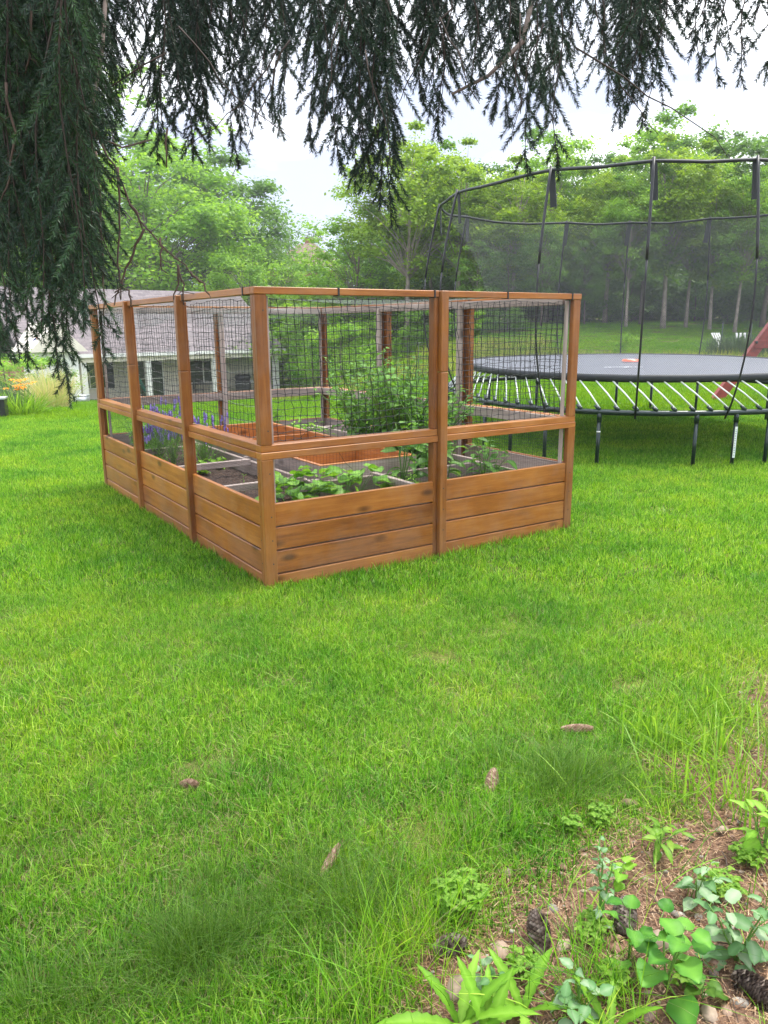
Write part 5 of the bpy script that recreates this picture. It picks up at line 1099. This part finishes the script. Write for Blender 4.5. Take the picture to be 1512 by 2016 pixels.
def cone(px, py, yaw, lab, ln=.11, r_=.021, dark=False, pitch=0.1, lift=.02):
    c = onz(px, py); root = empty('spruce_cone', (c.x, c.y, gz1(c.x, c.y) + lift), 0, lab, 'pine cone', 'fallen spruce cones'); root.rotation_euler = (0, -pitch, yaw)
    core = MB().tube([(x * ln - ln / 2, 0, 0) for x in np.linspace(0, 1, 8)], [r_ * k for k in (.3, .62, .75, .78, .74, .62, .42, .1)], 8); mt = 'cone_dark' if dark else 'cone_tan'; core.build('core', MT[mt], root)
    sc_ = MB(); rows = 19
    for i in range(rows):
        t = (i + .5) / rows; rr = r_ * (math.sin(math.pi * (t * .82 + .13)) ** .6); nn = 9
        for k in range(nn):
            a = 6.283 * (k + .5 * (i % 2)) / nn; ca, sa = math.cos(a), math.sin(a); x = t * ln - ln / 2; w = rr * .42; open_ = 1.3 if dark else 1.16
            V = [(x - .006, ca * rr * .6 - sa * -w, sa * rr * .6 + ca * -w), (x - .006, ca * rr * .6 - sa * w, sa * rr * .6 + ca * w), (x + .006, ca * rr * open_ - sa * w * .75, sa * rr * open_ + ca * w * .75), (x + .0105, ca * rr * open_ * .98, sa * rr * open_ * .98), (x + .006, ca * rr * open_ + sa * w * .75, sa * rr * open_ - ca * w * .75)]
            sc_.add(V, [(0, 1, 2, 3, 4)], rng.random())
    sc_.build('scales', MT[mt], root); return root
leafmat('cone_tan', [(.20, .12, .075), (.32, .20, .13), (.46, .32, .23)], .0)
leafmat('cone_dark', [(.05, .035, .028), (.12, .085, .065), (.30, .24, .20)], .0)
cone(967, 1560, R(70), 'tan spruce cone standing tilted in the lawn above the bare patch', .10, .020, pitch=.5, lift=.035)
cone(372, 1552, R(-15), 'pale spruce cone lying in the lawn at the left', .065, .017, lift=.018)
cone(1135, 1445, R(-8), 'slender tan cone lying farthest up the lawn', .12, .016, lift=.024)
cone(650, 1715, R(62), 'thin tan cone half hidden in the grass left of the bare patch', .11, .012, pitch=.35, lift=.035)
cone(885, 1875, R(10), 'dark open cone under the grass at the left of the bare patch', .085, .022, True)
cone(1060, 1862, R(95), 'dark upright open cone in the middle of the bare patch', .10, .024, True, .7, .04)
cone(1228, 1825, R(70), 'dark open cone beside the heart leaved seedling', .10, .026, True, .3, .03)
cone(1488, 1965, R(-60), 'weathered grey brown cone at the bottom right corner', .12, .028, True)
# weeds
def wd(px, py): c = onz(px, py); return (c.x, c.y, gz1(c.x, c.y) + .004)
plant('tree_seedling', wd(1310, 1950), 'seedling with large heart shaped toothed leaves at the right of the bare patch', 'seedling', 'heart', 18, .20, .05, .080, .078, 'leaf_seed', 3, petiole=.045, bend=.45, seg=9)
plant('tree_seedling', wd(1235, 1905), 'thin seedling with few heart shaped leaves left of the big one', 'seedling', 'heart', 6, .18, .04, .06, .06, 'leaf_seed', 1, petiole=.035, bend=.5)
plant('silvery_weed', wd(1448, 1900), 'bushy silvery green weed near the right frame edge', 'weed', 'squash', 34, .21, .09, .075, .045, 'leaf_silver', 4, petiole=.02, bend=.5)
plant('silvery_weed', wd(1370, 1780), 'small silvery green weed behind the heart leaved seedling', 'weed', 'ovate', 18, .12, .06, .06, .035, 'leaf_silver', 3, petiole=.02)
plant('silvery_weed', wd(1180, 1830), 'tall thin weed with pale silvery top in the middle of the bare patch', 'weed', 'ovate', 34, .27, .05, .034, .022, 'leaf_silver', 3, petiole=.012)
plant('silvery_weed', wd(1140, 2010), 'silvery leaved weed cut off by the bottom edge', 'weed', 'ovate', 22, .12, .08, .06, .035, 'leaf_silver', 4, petiole=.02)
plant('silvery_weed', wd(960, 1960), 'little pale weed behind the long toothed leaves', 'weed', 'ovate', 14, .09, .05, .04, .026, 'leaf_silver', 3, petiole=.015)
plant('leafy_weed', wd(1295, 1680), 'leafy weed with yellowing leaves at the top of the bare patch', 'weed', 'lance', 20, .10, .06, .085, .028, 'leaf_bright', 3, petiole=.01)
plant('leafy_weed', wd(1500, 1690), 'fresh lime leaved weed at the right frame edge', 'weed', 'ovate', 24, .21, .07, .085, .045, 'leaf_lime', 3, petiole=.02)
plant('leafy_weed', wd(1225, 1745), 'small lime toothed leaf weed in the middle of the patch', 'weed', 'heart', 6, .06, .03, .055, .045, 'leaf_lime', 2, petiole=.02)
plant('leafy_weed', wd(1380, 1975), 'low dark toothed weed below the heart leaved seedling', 'weed', 'heart', 7, .05, .04, .06, .05, 'leaf_green', 2, petiole=.02)
def rosette(px, py, n_, ln, lab, yaw0=0.0, pit=(.6, 1.2)):
    root = empty('wild_lettuce', wd(px, py), 0, lab, 'weed', 'long toothed leaves at the bottom edge'); lf = MB(); rb = MB()
    for i in range(n_):
        yaw = yaw0 + i * 6.283 / n_ + rng.normal(0, .2); p_ = rng.uniform(*pit); L_ = ln * rng.uniform(.75, 1.1); put_leaf(lf, 'lettuce', (0, 0, .0), yaw, p_, L_, L_ * .17, .45, rng.normal(0, .15), 17)
    lf.build('leaves', MT['leaf_lime'], root); return root
rosette(905, 2030, 6, .22, 'long toothed lettuce leaves at the bottom left of the patch', 1.2); rosette(960, 2050, 5, .20, 'upright long leaf plant beside the white stone', .3, (.9, 1.35)); rosette(1030, 2000, 6, .17, 'spiky long leaf plant right of the white stone', .9); rosette(1200, 2040, 5, .15, 'long leaf plant low at the bottom edge under the silvery weed', 2.0)
clov = [raw_mesh('clover', [(lambda mm: (np.concatenate(mm.V), mm.F, np.concatenate(mm.A), 'leaf_bright'))(x_)]) for x_ in [MB() for _ in range(0)]]
def clover(px, py, n_, rad, lab, h=.05):
    root = empty('clover_clump', wd(px, py), 0, lab, 'clover', 'clover clumps in the bare patch'); st = MB(); lf = MB()
    for _ in range(n_):
        a_ = rng.random() * 6.283; r_ = rad * math.sqrt(rng.random()); t_ = Vector((math.cos(a_) * r_, math.sin(a_) * r_, h * rng.uniform(.4, 1.1))); st.tube([(t_.x * .4, t_.y * .4, 0), t_], .0007, 3, cap=False); y0 = rng.random() * 6
        for k in range(3): put_leaf(lf, 'heart', t_, y0 + k * 2.094, .1, .013, .012, .2, 0, 3)
    st.build('stem', MT['stem_green'], root); lf.build('leaves', MT['leaf_bright'], root)
for a in ((905, 1790, 120, .075, 'thick clover clump in the grass left of the bare patch', .07), (1180, 1625, 50, .04, 'clover at the top edge of the bare patch'), (1125, 1645, 40, .03, 'small clover clump next to the wilted leaf'), (1165, 1850, 60, .05, 'clover round the foot of the tall thin weed'), (1470, 1705, 60, .05, 'clover by the right frame edge'), (1030, 1920, 40, .04, 'clover left of the bottom edge weeds'), (1340, 1945, 30, .03, 'clover under the heart leaved seedling'), (1420, 1760, 70, .06, 'clover behind the bushy silvery weed'), (1200, 1950, 40, .04, 'clover beside the bottom silvery weed')): clover(*a)
# wilted pale leaf
wl = empty('wilted_leaf', wd(1090, 1640), 0, 'wilted pale curled leaf at the top left of the bare patch', 'leaf'); lf = MB(); put_leaf(lf, 'ovate', (0, 0, .01), 2.4, .35, .09, .035, .7, .5); lf.build('leaf_blade', MT['plume'], wl); MB().tube([(0, 0, .01), (.04, -.03, .006)], .0015, 4).build('stalk', MT['stem_green'], wl)
# any prototype never placed would hang about at the origin
for k, (r_, h_, used) in PROTO.items():
    if not used:
        for ch in list(r_.children): bpy.data.objects.remove(ch)
        bpy.data.objects.remove(r_)

# ---------------------------------------------------------------- haze volume added to pale the distant woods
hz = MB().box(-450, 450, -80, 560, -14, 60).build('haze', MT['haze']); tag(hz, 'thin pale haze added over the lawn to lighten the woods', 'haze', kind='stuff')
